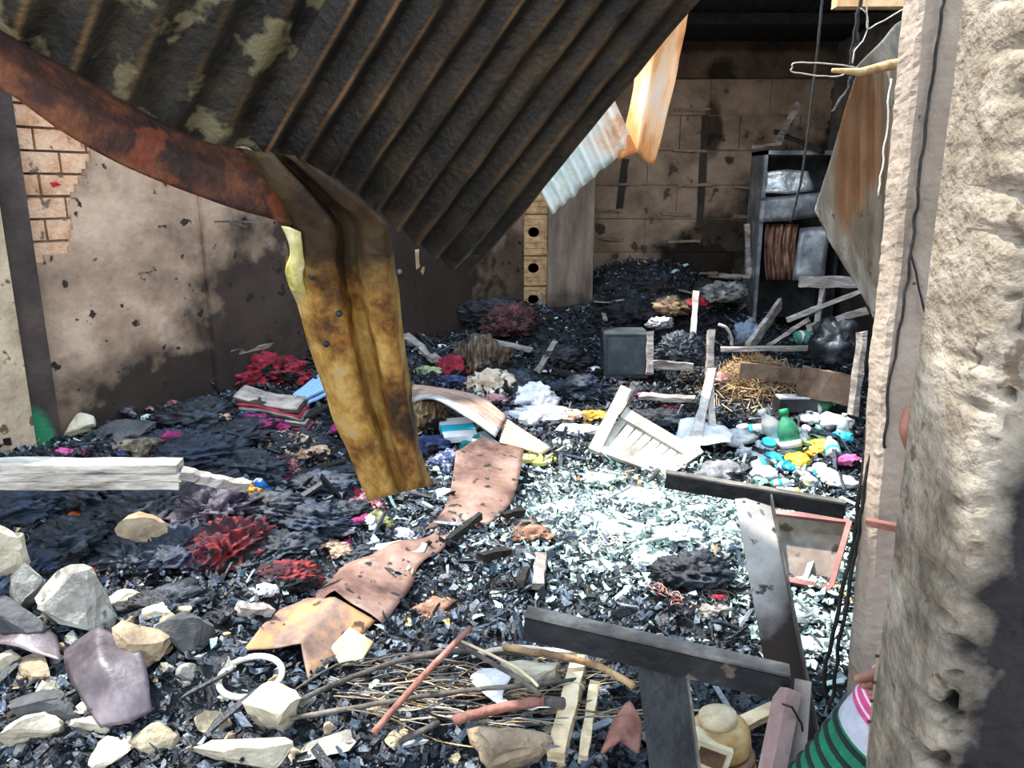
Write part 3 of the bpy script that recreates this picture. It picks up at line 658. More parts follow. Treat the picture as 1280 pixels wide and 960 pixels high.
# ---- small things on the left wall
def wpt(px, py, off=.02): return WP(px, py, off)
tag(MB().bar(wpt(266, 277), wpt(325, 277), .03, .012).bar(wpt(285, 277), wpt(305, 285), .05, .02, jit=.01).build('wall_bracket', M('dull_metal', ['#5c5752', '#8d8780'], 20, .6, .5, world=True)), 'thin metal bracket fixed to the sooty left wall above the hanging capping', 'bracket')
tag(MB().bar(wpt(288, 441), wpt(340, 431), .03, .035, jit=.004, seg=4).build('wooden_batten', M('grey_wood', ['#4a423c', '#6e655c', '#8d8378'], 8, .9, bump=.5, world=True, stretch=(1, 1, 6))), 'short grey wooden batten fixed low on the sooty left wall', 'batten')
tag(MB().patch([[wpt(62, 228, -.0), wpt(70, 227, .02)], [wpt(66, 234, -.0), wpt(77, 231, .015)]], .001, 3, .003).build('red_scrap', M('red_paper', ['#b3202a', '#c8303a'], 5)), 'tiny red scrap caught on the bare bricks', 'scrap')
tag(MB().patch([[wpt(518, 312, .03), wpt(534, 310, .02)], [wpt(520, 340, .03), wpt(530, 338, .03)], [wpt(522, 356, .02), wpt(526, 352, .02)]], .004, 4, .01).build('torn_board', M('tan_board', ['#9a7a5c', '#b89878'], 6)), 'torn tan scrap hanging on the left wall right of the capping', 'scrap')
tag(MB().lathe([(.02, 0), (.03, .01), (.02, .03), (.008, .034)], 10, wpt(498, 340, .02), (WN.x, WN.y, 0)).build('wall_socket', M('dull_metal')if 0 else MATS['dull_metal']), 'small round metal fitting on the left wall beside the capping', 'fitting')
# ================================================================ BACK RIGHT
m_steel = M('grey_steel', ['#4c5056', '#767b80', '#a3a8ac'], 5, .45, .5, bump=.2, world=True)
m_steeld = M('dark_steel', ['#121417', '#24272b', '#3a3f44'], 5, .5, .3, bump=.3, world=True)
Yc = 7.75; c = thing('metal_cabinet', D(985, 400, Yc), 'open grey metal cabinet with a silver sheet inside, standing against the back wall', 'cabinet')
cx0, cx1 = D(948, 300, Yc).x, D(1050, 300, Yc).x; zt = D(990, 188, Yc).z; zb_ = .45; dp = .42
MB().box((cx0, Yc, zb_), (cx0 + .035, Yc + dp, zt)).build('side_panel', m_steel, c)
MB().box((cx1 - .035, Yc, zb_), (cx1, Yc + dp, zt)).build('side_panel', m_steeld, c)
MB().box((cx0 + .036, Yc + dp - .01, zb_), (cx1 - .036, Yc + dp, zt - .045)).build('back_panel', m_steeld, c)
MB().box((cx0, Yc, zt - .04), (cx1, Yc + dp, zt + .0)).build('top', m_steel, c)
z1 = D(990, 248, Yc).z
MB().box((cx0 + .036, Yc + .02, z1 - .01), (cx1 - .036, Yc + dp - .012, z1 + .01)).build('shelf', m_steel, c)
MB().patch([[D(950, 248, Yc - .03), D(990, 244, Yc - .03), D(1030, 240, Yc - .03)], [D(948, 278, Yc - .05), D(985, 276, Yc - .05), D(1028, 270, Yc - .04)]], .006, 5, .01, 5).build('shelf_front', m_steel, c)
tag(MB().patch([[D(957, 215, Yc + .02), D(985, 212, Yc - .02), D(1010, 214, Yc)], [D(955, 241, Yc), D(985, 243, Yc - .05), D(1016, 238, Yc)]], .004, 6, .05, 6, 3).build('crumpled_foil', M('bright_foil', ['#9aa0a4', '#c3c8ca', '#e2e4e4'], 7, .3, .6, bump=.5, world=True)), 'crumpled silver sheet lying in the upper part of the metal cabinet', 'metal sheet')
rows = []
for y, k in ((280, 0), (310, 1), (350, 0)):
    rows.append([D(958 + i * 5 - k * 4, y, Yc + .06 + (.04 if i % 2 else 0)) for i in range(9)])
tag(MB().patch(rows, .004, 3, .02, 8, 6).build('rolled_sheet', M('copper_rust', ['#2a1a14', '#5c4034', '#8d6a58', '#b09484'], 9, .5, .4, bump=.4, world=True, stretch=(4, 4, .5))), 'coppery folded metal sheet standing upright inside the metal cabinet', 'metal sheet')
MB().patch([[D(1000, 285, Yc - .02), D(1038, 282, Yc - .1)], [D(990, 350, Yc - .02), D(1030, 352, Yc - .12)]], .006, 6, .05, 4, 8).build('bent_door', m_steel, c)
m_gw = M('ash_wood', ['#5d564f', '#87807a', '#aea79f'], 6, .9, bump=.5, bscale=30, world=True, stretch=(1, 1, 4))
m_cw = MATS['charred_timber']
def plank(p, q, w_, h_, mat, name, label, seg=6, jit=.006, cat=None, seed=1, group=None):
    return tag(MB().bar(p, q, w_, h_, jit=jit, seg=seg, rng=random.Random(seed)).build(name, mat), label, cat or name.split('_')[-1], group)
plank(D(972, 178, 7.9), D(998, 130, 7.95), .04, .05, m_gw, 'broken_stick', 'pale broken stick standing up on top of the metal cabinet', cat='stick')
plank(D(970, 165, 8.0), D(1028, 190, 7.7), .1, .04, m_cw, 'charred_plank', 'charred plank lying slanted on top of the metal cabinet', cat='plank')
plank(D(940, 184, 7.85), D(976, 180, 7.85), .04, .03, m_gw, 'wood_scrap', 'small pale wood scrap at the left top corner of the metal cabinet', cat='scrap')
plank(D(934, 280, 8.0), D(936, 345, 7.9), .05, .03, m_gw, 'wooden_strip', 'upright pale wooden strip left of the metal cabinet', cat='strip')
plank(D(900, 344, 7.9), D(938, 346, 7.8), .04, .03, m_gw, 'wooden_strip', 'level pale wooden strip at the foot of the cabinet', cat='strip')
for (a, b_, Y0, Y1, w_, lab, mt) in [((1000, 352), (1074, 353), 6.3, 6.2, .09, 'thick pale rail level below the torn corrugated sheet, top of the broken rack', m_gw), ((1030, 356), (1018, 425), 6.3, 6.1, .09, 'upright pale post below the thick pale rail', m_gw),
        ((1010, 410), (1084, 388), 5.8, 5.6, .05, 'pale wooden strip slanting up to the right under the thick rail', m_gw), ((985, 400), (1080, 362), 6.2, 6.1, .035, 'long thin grey strip slanting up to the right behind the pale post', m_gw), ((900, 437), (1078, 434), 6.0, 5.8, .035, 'long thin level strip in front of the right-hand rack', m_gw),
        ((1078, 415), (1066, 520), 5.3, 5.2, .10, 'upright grey board at the right end of the rack, beside the doorway pier', m_gw), ((925, 462), (1000, 470), 5.9, 5.8, .12, 'brown board lying level over the straw', M('brown_board', ['#4a3b30', '#6c584a', '#87725f'], 5, .9, world=True)),
        ((1000, 475), (1070, 490), 5.5, 5.4, .22, 'wide grey board on edge behind the green bottles', M('brown_board')if 0 else MATS['brown_board']), ((975, 380), (935, 435), 6.6, 6.0, .09, 'pale splintered stake leaning up from the debris before the cabinet', m_gw), ((960, 432), (1010, 400), 6.2, 6.0, .03, 'short thin pale stick leaning beside the stake', m_gw)]:
    p, q = D(*a, Y0), D(*b_, Y1); tag(MB().bar(p, q, .035, w_ , jit=.006, seg=6, rng=random.Random(a[0])).build('wooden_rail' if 'rail' in lab else 'wooden_board' if 'board' in lab else 'wooden_post' if 'post' in lab else 'wooden_strip', mt), lab, 'timber')
# burnt chair-like frame, middle back
fr = thing('burnt_stand', D(850, 470, 6.2), 'burnt low wooden stand with two posts and a rail, standing by the dark box', 'stand')
for (a, b_, w_) in [((813, 415), (812, 467), .05), ((889, 412), (886, 470), .055), ((815, 455), (866, 459), .06), ((889, 470), (884, 545), .05)]:
    MB().bar(D(*a, 6.2), D(*b_, 6.1), .05, w_, jit=.005, seg=5).build('rail' if a[1] > 440 and a[1] < 460 else 'post', m_gw, fr)
plank(D(870, 366, 6.9), D(866, 422, 6.7), .05, .06, M('bleached_wood', ['#8f8780', '#bab3aa', '#d8d2ca'], 8, .8, world=True), 'wooden_post', 'short pale post standing upright in the debris with a bright top', cat='post')
wire([(822, 442), (832, 430), (850, 420), (868, 424), (880, 432), (888, 445)], 6.4, .02, m_gw, 'pale bent hoop arching over the frame by the dark box', 'bent_hoop', cat='hoop')
wire([(898, 406), (908, 410), (914, 420), (915, 432)], 6.3, .014, M('bleached_wood')if 0 else MATS['bleached_wood'], 'short white curved strip right of the burnt frame', 'curved_strip', cat='strip')
bx = thing('speaker_box', G(785, 470), 'dark grey box with plain front half sunk in the debris', 'box')
p0, p1 = D(755, 466, 6.5), D(812, 418, 6.5)
MB().box((p0.x, 6.5, p0.z - .05), (p1.x, 6.85, p1.z)).build('body', M('box_dark', ['#20262a', '#2f373b', '#414a4e'], 5, .6, world=True), bx)
MB().box((p0.x + .03, 6.49, p0.z - .01), (p1.x - .03, 6.499, p1.z - .03)).build('front_panel', M('box_front', ['#2a3236', '#3a4448', '#566064'], 3, .5, world=True), bx)
lathe = lambda prof, o, ax=(0, 0, 1), n=16: MB().lathe(prof, n, o, ax)
tag(lump(MB(), D(852, 442, 6.4), (.38, .3, .3), 71, sub=5, fold=.4, fs_=4, st=(1, 1, 4)).build('wire_bundle', M('burnt_wire', ['#14171b', '#343a42', '#5c646c'], 14, .6, .2, bump=.5)), 'dark round tangle inside the burnt frame', 'bundle')
tag(lump(MB(), D(934, 420, 6.6), (.2, .18, .26), 72, sub=4, fold=.3).build('plastic_bag', M('blue_grey_bag', ['#4a5a6a', '#7a8a9a'], 6, .5, world=True)), 'small blue-grey bag in front of the metal cabinet', 'bag')
tag(lump(MB(), D(1045, 432, 5.6), (.36, .35, .36), 73, sub=4, fold=.25).build('plastic_sack', M('dark_blue_sack', ['#0e1014', '#1b1f26', '#30363f'], 5, .5, world=True)), 'dark blue-grey sack behind the level strip at the right', 'sack')
for i, (px, py, Y, s, cols, lab) in enumerate([(842, 385, 7.6, .35, ['#5a4632', '#8a7258', '#a8957c'], 'tan crumpled scrap on the back pile'), (872, 378, 7.3, .16, ['#7a1626', '#a82a3a'], 'small red cloth on top of the back pile'), (825, 405, 7.3, .22, ['#7d7d80', '#bcbcbc'], 'small whitish crumpled scrap on the back pile'), (905, 368, 7.7, .4, ['#2b2b2c', '#6d6d6c', '#a5a5a2'], 'pale-streaked burnt magazine on the back pile'), (790, 395, 7.7, .5, ['#101114', '#24262c'], 'black burnt cloth on the left of the back pile'), (815, 362, 8.1, .5, ['#101010', '#262221'], 'black burnt cloth at the top of the back pile'), (885, 372, 8.0, .5, ['#0e0e10', '#302a28'], 'black burnt cloth behind the red cloth')]):
    tag(lump(MB(), D(px, py, Y), (s, s * .8, s * .55), 80 + i, sub=4, fold=.5, fs_=3).build('cloth_scrap', M('scrap%d' % i, cols, 9, .8, world=True)), lab, 'scrap')

g = random.Random(77)
for i in range(34):
    px, py = g.uniform(745, 935), g.uniform(362, 425)
    p = G(px, py)
    if p.y > 8.35: continue
    a = g.uniform(-.6, .6) if i % 3 else g.uniform(0, 3); l_ = g.uniform(.12, .38); d = Vector((math.cos(a), math.sin(a), g.gauss(0, .25))) * l_ / 2
    tag(MB().bar(p - d + Vector((0, 0, .03)), p + d + Vector((0, 0, .05)), g.uniform(.015, .05), .015, jit=.004, seg=3, rng=g).build('charred_stick', m_gw if i % 5 == 0 else MATS['charred_timber']), ('ash-grey' if i % 5 == 0 else 'black charred') + ' stick scattered on the heap against the back wall', 'stick', ('ash-grey' if i % 5 == 0 else 'black charred') + ' sticks on the back heap')
for i in range(30):
    px, py = (g.uniform(560, 720), g.uniform(390, 470)) if i % 2 else (g.uniform(940, 1060), g.uniform(400, 440))
    p = G(px, py)
    if p.y > 7.6 or p.x > 3.1: continue
    a = g.uniform(0, 3.1); l_ = g.uniform(.12, .35); d = Vector((math.cos(a), math.sin(a), g.gauss(0, .35))) * l_ / 2
    side = 'on the back left heap' if i % 2 else 'in the rack debris at back right'
    tag(MB().bar(p - d + Vector((0, 0, .0)), p + d + Vector((0, 0, .02)), g.uniform(.012, .04), .012, jit=.004, seg=3, rng=g).build('charred_stick', MATS['charred_timber']), 'thin charred stick ' + side, 'stick', 'charred sticks ' + side)
# ================================================================ ON THE FLOOR
def at(px, py, dz=0): p = G(px, py); return Vector((p.x, p.y, p.z + dz))
def heap(px, py, w_, ay, az, mat, label, name='cloth', cat='cloth', rot=0, fold=.25, seed=None, sub=4, group=None, st=(1, 3.2, 1), fs_=2.2, dz=0):
    p = at(px, py); s = pxw(p, w_); seed = seed or int(px * 7 + py)
    b = lump(MB(), (p.x, p.y, p.z + s * az * .12 + dz), (s * 1.12, s * ay * 1.12, s * az), seed, R(rot), sub, fold, fs_, st)
    return tag(b.build(name, mat), label, cat, group)
def C_(name, *cols, sc=9, rough=.85, **k):
    if name not in ('burnt', 'burnt_blue', 'burnt_plum', 'white', 'silver', 'hair', 'trousers') and not name.startswith('fold') and 'patch' not in k: k['patch'] = ('#0d0c0f', 7, .56)
    return M('cloth_' + name, list(cols), sc, rough, bump=.4, bscale=45, **k)
bk = C_('burnt', '#090a0d', '#14171d', '#262b33', '#3a424d', sc=7, rough=.6, stretch=(1, 4, 1))
bkb = C_('burnt_blue', '#0c0f16', '#1a2230', '#2c394c', sc=7, rough=.6, stretch=(1, 4, 1))
bkp = C_('burnt_plum', '#0c0a0e', '#201b24', '#3c3440', '#5e5464', sc=6, rough=.6, stretch=(1, 4, 1))
red = C_('red', '#3c0a14', '#7e1728', '#b02c44', sc=8); mag = C_('magenta', '#3a0a24', '#8a1d58', '#c43c86', sc=8)
tan = C_('tan', '#5a4230', '#b3937a', '#dcc3a8', sc=8); org = C_('orange', '#6a4210', '#c98a2c', '#ecc070', sc=7)
blu = C_('blue', '#06315e', '#0f62a8', '#2c8fd6', sc=6); tea = C_('teal', '#0e4a4e', '#1d8c8e', '#4abcb6', sc=8)
wht = C_('white', '#b9b9c2', '#e2e2e8', '#f4f4f6', sc=4); nav = C_('navy', '#10142a', '#232c52', '#5c6c98', sc=9)
pnk = C_('pink', '#8a2c5a', '#d85c98', '#f09cc0', sc=8); org2 = C_('flame', '#2a1410', '#c25a24', '#ee8c48', sc=5)
rdk = C_('dark_red', '#100a0c', '#28141a', '#5c1a22', '#94302c', sc=6, stretch=(1, 4, 1))
mix = C_('mixed', '#10121a', '#3a2830', '#a8606a', '#d8b8a0', sc=12)
# left pile, along the wall
GB = 'charred clothing heaps in the left pile'
HD = ['at the left frame edge under the long plank', 'under the middle of the long plank', 'under the right end of the long plank', 'with upright pleats right of the long plank', 'around the orange cloth tips', 'left of the flat upright beige stone', 'right of the flat upright beige stone', 'below the bright blue cloth', 'below the dark multicoloured cloth', 'left of the red and brown cloth', 'behind the tall pale rock', 'above the dark pointed rock', 'behind the multicoloured cloth', 'behind the right end of the plank', 'left of the magenta cloth', 'behind the crumbly lump', 'at the left of the hanging capping tip', 'beneath the flowery burnt cloth', 'against the wall left of the garment stack', 'against the wall above the checked cloth', 'right behind the hanging capping end', 'directly behind the long plank at left', 'around the pale tan cloths', 'left of the narrow rusty strip']
for i, (px, py, w_, ay, az, mt, rot) in enumerate([(40, 640, 110, .7, .5, bkb, 20), (120, 625, 120, .6, .45, bk, -30), (205, 640, 110, .9, .5, bk, 60), (270, 645, 90, 1.1, .6, bkp, 80), (95, 690, 100, .8, .6, bk, 50), (165, 700, 90, .8, .5, bk, -50),
        (230, 700, 90, 1, .6, bkb, 70), (340, 640, 80, .8, .4, bk, 10), (385, 655, 90, .7, .4, bkb, -20), (350, 690, 80, .8, .4, bk, 40), (30, 720, 90, .7, .6, bkb, 30), (210, 760, 90, .7, .4, bk, 20), (310, 590, 80, .8, .45, bk, 0), (250, 575, 90, .7, .45, bkb, 30),
        (300, 545, 80, .8, .4, bk, 60), (205, 560, 80, .7, .4, bkb, 10), (400, 615, 80, .8, .4, bkb, -10), (430, 650, 70, .8, .4, bk, 45), (250, 525, 80, .6, .5, bk, 20), (390, 450, 60, .8, .6, bk, 50), (420, 600, 60, .8, .4, bk, 0), (60, 600, 90, .5, .4, bk, 0), (370, 560, 70, .8, .4, bk, 25), (440, 700, 60, .9, .35, bk, 10)]):
    heap(px, py, w_, ay, az, mt, 'black pleated heap of charred clothing ' + HD[i], 'charred_clothing', 'cloth', rot, .36, group=GB, sub=5)
for i, a in enumerate([(290, 690, 100, .8, .6, rdk, 'dark burnt cloth with a red streak, right of the flat stone on the dark heap', 70), (360, 725, 64, .8, .5, rdk, 'crumpled red and brown cloth on the char between rocks and rusty floor sheet', 30), (330, 740, 30, .7, .5, wht, 'small white crumpled scrap beside the red and brown cloth', 0),
        (335, 470, 84, .7, .5, red, 'bright red crumpled cloth at the top of the left pile by the wall', 0), (322, 540, 56, .9, .55, mag, 'magenta crumpled cloth in the left pile below the folded clothes', 20), (366, 560, 62, .8, .5, tan, 'pale tan crumpled cloth right of the magenta cloth', -40), (385, 570, 50, .7, .5, tan, 'second pale tan cloth, lying lower right against the first', -30),
        (222, 560, 40, .8, .8, mag, 'dark magenta cloth left of centre in the pile, under a broken slab', 40), (78, 567, 26, .5, .4, pnk, 'small pink cloth behind the long plank near the green paint', 0), (98, 566, 20, .5, .4, pnk, 'smaller pink cloth just right of the other behind the long plank', 0), (302, 552, 22, .8, .4, tea, 'little teal cloth left of the magenta cloth', 0),
        (280, 625, 86, .6, .5, org, 'orange-yellow crumpled cloth at the right end of the long plank', -20), (262, 640, 44, .5, .4, red, 'red cloth strip under the orange-yellow cloth', 0), (321, 616, 30, 1, .7, blu, 'bright blue cloth beside the orange-yellow cloth', 0), (335, 590, 62, .7, .4, mix, 'charred multicoloured cloth above the bright blue cloth', 20),
        (350, 600, 28, .6, .5, mag, 'small magenta rag right of the bright blue cloth', 30), (92, 650, 20, .7, .8, org2, 'small orange flicker of cloth under the long plank', 10), (118, 720, 22, 1.1, 1, org2, 'orange cloth tip in the dark heap above the near rocks', 10), (122, 685, 18, .8, .8, org2, 'small pale orange cloth tip above the larger orange one', 10),
        (60, 715, 48, .9, .7, nav, 'blue and white patterned cloth in the near left heap', 70), (85, 722, 26, 1, .7, tan, 'tan cloth edge beside the blue and white patterned cloth', 70), (62, 620, 30, .6, .4, rdk, 'dark red cloth under the long plank at far left', 0), (170, 610, 24, .4, .5, blu, 'small dark blue cloth hanging below the long plank', 0),
        (405, 685, 40, .7, .5, tan, 'pale curled papery scrap on the char under the hanging capping', 0), (425, 695, 36, .6, .6, tan, 'brown curled scrap just right of the pale curled one', 50), (455, 640, 56, .7, .5, mix, 'flowery burnt cloth just below the hanging capping', -40), (470, 655, 36, .8, .6, C_('leaf', '#22281c', '#7a7a4c', '#c8c488', sc=18), 'pale green leafy patterned rag below the hanging capping', 10), (440, 625, 36, .6, .5, red, 'red-pink rag at the left of the hanging capping tip', 0),
        (505, 672, 22, .9, .8, wht, 'white crumpled ball on the narrow middle of the rusty floor strip', 0), (560, 622, 34, .6, .5, wht, 'white crumpled paper on the upper left edge of the rusty floor sheet', 0), (562, 585, 42, .9, .8, C_('pattern', '#141a30', '#3c486c', '#c8ccd8', sc=22), 'round blue and white patterned bundle beside the hanging capping', 0),
        (530, 528, 52, .8, .8, C_('brown_stripe', '#2a2014', '#6a553a', '#9a8660', sc=12, stretch=(5, 1, 1)), 'brown furrowed bundle in the shade under the bent panel', 30), (598, 560, 40, .6, .6, tea, 'dark teal cloth below the bent brown panel', 0), (535, 560, 50, .6, .5, nav, 'navy cloth left of the white and cyan packet', 10),
        (563, 466, 38, .6, .8, red, 'red cloth bundle at the centre behind the bent panel', 0), (562, 478, 34, .4, .4, nav, 'navy and white cloth directly under the red bundle', 0), (538, 466, 30, .5, .4, C_('sage', '#5c6a48', '#8c9a70', '#b0ba98', sc=6), 'sage green cloth left of the red bundle', 0), (582, 480, 20, .5, .5, C_('pale_cyan', '#8ad0d8', '#b8e6e8', sc=6), 'pale cyan cloth at the right of the red bundle', 0),
        (612, 487, 56, .8, .7, C_('cream', '#a08c78', '#d0bea8', '#e6dccc', sc=4), 'large cream crumpled cloth behind the bent panel', 30), (618, 502, 28, .6, .5, C_('rose', '#8a5a5e', '#b88a8c', '#d4b0ae', sc=6), 'rose cloth tucked under the cream cloth', 0), (652, 525, 46, .5, .4, wht, 'white cloth lying along the bent panel edge', -30),
        (668, 502, 46, 1, .75, wht, 'big bright white sack right of the cream cloth', 0), (680, 522, 70, .5, .3, wht, 'spread white sheeting in front of the bright white sack', 0), (645, 495, 26, 1.3, 1.3, bk, 'black burnt bundle between cream cloth and white sack', 0), (716, 525, 34, .6, .5, tan, 'pale tan cloth left of the bright orange one', 0), (738, 525, 40, .5, .5, C_('amber', '#c8861c', '#f0b040', '#f8cc70', sc=6), 'bright orange cloth beside the slatted white panel', 0),
        (725, 540, 50, .5, .3, wht, 'white crumpled paper in front of the bright orange cloth', 0), (665, 672, 44, .7, .5, C_('brown_paper', '#3a2a24', '#8a6450', '#c89c7c', sc=8), 'curled brown scrap on the char right of the rusty floor sheet', 0), (655, 655, 30, .6, .4, C_('grey_brown', '#4a403c', '#8a7a70', sc=8), 'grey-brown curled scrap just behind the curled brown one', 0),
        (540, 770, 52, .7, .5, C_('brown_paper'), 'crinkled brown scrap at the right edge of the rusty floor sheet, near the front', 40), (812, 500, 36, .4, .4, pnk, 'small pink cloth right of the slatted panel top', 0), (838, 512, 30, .4, .4, rdk, 'dark red strip behind the slatted panel', 0), (866, 724, 76, .75, .65, bk, 'round black charred bundle on the pale ash', 0),
        (898, 752, 26, .6, .5, red, 'small red rag in front of the round black charred bundle', 0), (895, 765, 34, .7, .5, C_('dust', '#6c6662', '#a09a94', sc=8), 'dusty grey crumpled scrap under the small red rag', 0), (526, 405, 44, .8, .9, C_('rust_cloth', '#3a1c14', '#8a4630', '#c88060', sc=8), 'rust-red crumpled sheet at the left wall right of the capping', 0), (545, 410, 20, .6, .6, tan, 'small tan scrap right of the rust-red crumpled sheet', 0),
        (620, 395, 80, .7, .4, bk, 'black heap of char at the foot of the hollow bricks', 0), (640, 408, 70, .7, .6, C_('plum', '#160d0e', '#4a2c2e', '#6e4644', sc=7, stretch=(1, 4, 1)), 'dark plum heap on the back left pile below the hollow bricks', 50), (600, 455, 60, .8, .9, C_('thatch', '#1c1612', '#4c3e32', '#7c6a56', sc=9, stretch=(6, 1, 1)), 'brown thatch-like bundle under the grey beam on the back left pile', 0), (640, 480, 60, .7, .5, bk, 'black pleated heap right of the thatch-like bundle', 0), (700, 455, 70, .7, .5, bk, 'black heap left of the dark grey box', 30), (720, 490, 70, .6, .4, bkb, 'blue-black heap in the middle behind the bright orange cloth', 0), (825, 530, 60, .7, .5, bk, 'black heap just above the slatted panel', 0), (775, 440, 60, .5, .4, bk, 'black heap at the foot of the dark grey box', 0)]):
    heap(*a[:5], a[5], a[6], 'crumpled_paper' if 'paper' in a[6] else 'sack' if 'sack' in a[6] else 'bundle' if 'bundle' in a[6] or 'heap' in a[6] else 'crumpled_cloth', 'paper' if 'paper' in a[6] else 'sack' if 'sack' in a[6] else 'bundle' if 'bundle' in a[6] or 'heap' in a[6] else 'cloth', a[7] if len(a) > 7 else 0, .3, sub=5 if a[2] > 60 else 4)
# folded clothes
def sheetpts(quads, Y): return [[D(x, y, Y + dy) for (x, y, dy) in r] for r in quads]
m_folds = [C_('fold%d' % i, *c, sc=10) for i, c in enumerate([('#2a2420', '#8c8278'), ('#5c1420', '#a83040'), ('#14100e', '#463c34'), ('#6e645c', '#b8aca0'), ('#0f1012', '#2c2e34')])]
p = at(345, 520)
base = at(352, 528)
for k in range(9):
    o = Vector((-.012 * k, .012 * k, .016 * k)) + base + Vector((0, 0, .02)); rows = []
    for j in range(3): rows.append([o + Vector((-.19 + .13 * i, -.10 + .12 * j - .015 * i * 0, .045 * (1 - i) * .6 + .01 * math.sin(i * 2 + k) + (.0 if j else -.012))) for i in range(4)])
    tag(MB().patch(rows, .013, 4, .012, 9, k).build('folded_garment', m_folds[k % 5]), 'folded garment in the scorched stack under the bright red cloth, %s' % ['at the bottom', 'second from the bottom', 'third from the bottom', 'fourth from the bottom', 'in the middle', 'fourth from the top', 'third from the top', 'second from the top', 'on top'][k], 'clothing', 'scorched stack of folded garments')
m_chk = stripes('blue_check', ['#2c66a8', '#d4e4f0', '#7ab4d8'], 'DIAGONAL', 22)
a, b1, c1, d1 = at(358, 522, .04), at(412, 500, .09), at(414, 484, .12), at(366, 508, .08)
for k in range(2):
    o = Vector((.006, -.01, -.03)) * k
    tag(MB().patch([[a + o, (a + b1) / 2 + o + Vector((0, 0, .015)), b1 + o], [d1 + o + Vector((0, .03, .0)), (d1 + c1) / 2 + o + Vector((0, .04, .02)), c1 + o + Vector((0, .04, 0))]], .02, 7, .012, 12, k).build('checked_cloth', m_chk), ['folded blue and white checked cloth by the hanging capping, the upper fold', 'lower folded blue and white checked cloth, under the other checked one'][k], 'cloth')
plank(at(378, 530, .04), at(420, 515, .06), .06, .02, MATS['charred_timber'], 'charred_strip', 'dark flat strip lying under the checked cloth', cat='strip')
plank(at(372, 600, .03), at(430, 588, .05), .05, .02, MATS['charred_timber'], 'charred_strip', 'dark strip lying left of the hanging capping, lower than the checked cloth', cat='strip')
# the long pale plank on the left
m_pl = M('weathered_plank', ['#3c3731', '#867e74', '#a9a297', '#c4bfb5'], 3.5, .85, bump=.5, bscale=24, stretch=(.6, 8, 8), lo=.3, hi=.6)
pk = thing('long_plank', at(120, 625), 'long weathered whitish plank lying level across the left pile', 'plank')
p, q = D(-140, 592, 2.95), D(232, 592, 3.1)
r0 = random.Random(3)
for k in range(3):
    dz = Vector((0, .004 * k, .036 - .036 * k)); MB().bar(p + dz, q + dz + Vector((r0.uniform(-.03, .02), 0, -.002 * k)), .10, .034, jit=.003, seg=14, rng=r0).build('board_layer', m_pl, pk)
tag(MB().bar(D(228, 592, 3.08), D(312, 608, 3.2), .07, .035, jit=.008, seg=8, rng=r0).build('broken_plank_end', m_gw), 'grey splintered plank end continuing right from the long whitish plank', 'plank')
# broken dark slab and lumps by the wall
def slabrock(px, py, w_, ay, th, mat, label, rot=0, seed=0, name='rock', cat='rock', tilt=(0, 0), dz=0, cuts=9):
    p = at(px, py); s = pxw(p, w_); b = MB(); rock(b, (0, 0, 0), (s, s * ay, s * th), seed or int(px * 3 + py), R(rot), cuts)
    q = Euler((R(tilt[0]), R(tilt[1]), 0)).to_matrix(); b.v = [q @ v for v in b.v]; zc = -min(v.z for v in b.v)
    b.v = [v + Vector((p.x, p.y, p.z + zc * .72 + dz)) for v in b.v]; return tag(b.build(name, mat), label, cat)
m_st = M('plaster_rock', ['#776b56', '#9c8f76', '#b8ac92'], 5, .95, bump=.5, bscale=50, patch=('#5c5346', 9, .62)); m_stg = M('grey_rock', ['#66635c', '#8c8a82', '#a8a69c'], 5, .95, bump=.5, bscale=50, patch=('#55524c', 9, .6)); m_std = M('dark_rock', ['#2c2c2e', '#464648', '#5e5c5a'], 5, .9, bump=.5, bscale=50)
m_stw = M('pale_rock', ['#8d8470', '#b3aa94', '#cdc5b0'], 5, .95, bump=.4, bscale=50); m_sto = M('ochre_rock', ['#665848', '#8e7c64', '#a89880'], 5, .95, bump=.5, bscale=50)
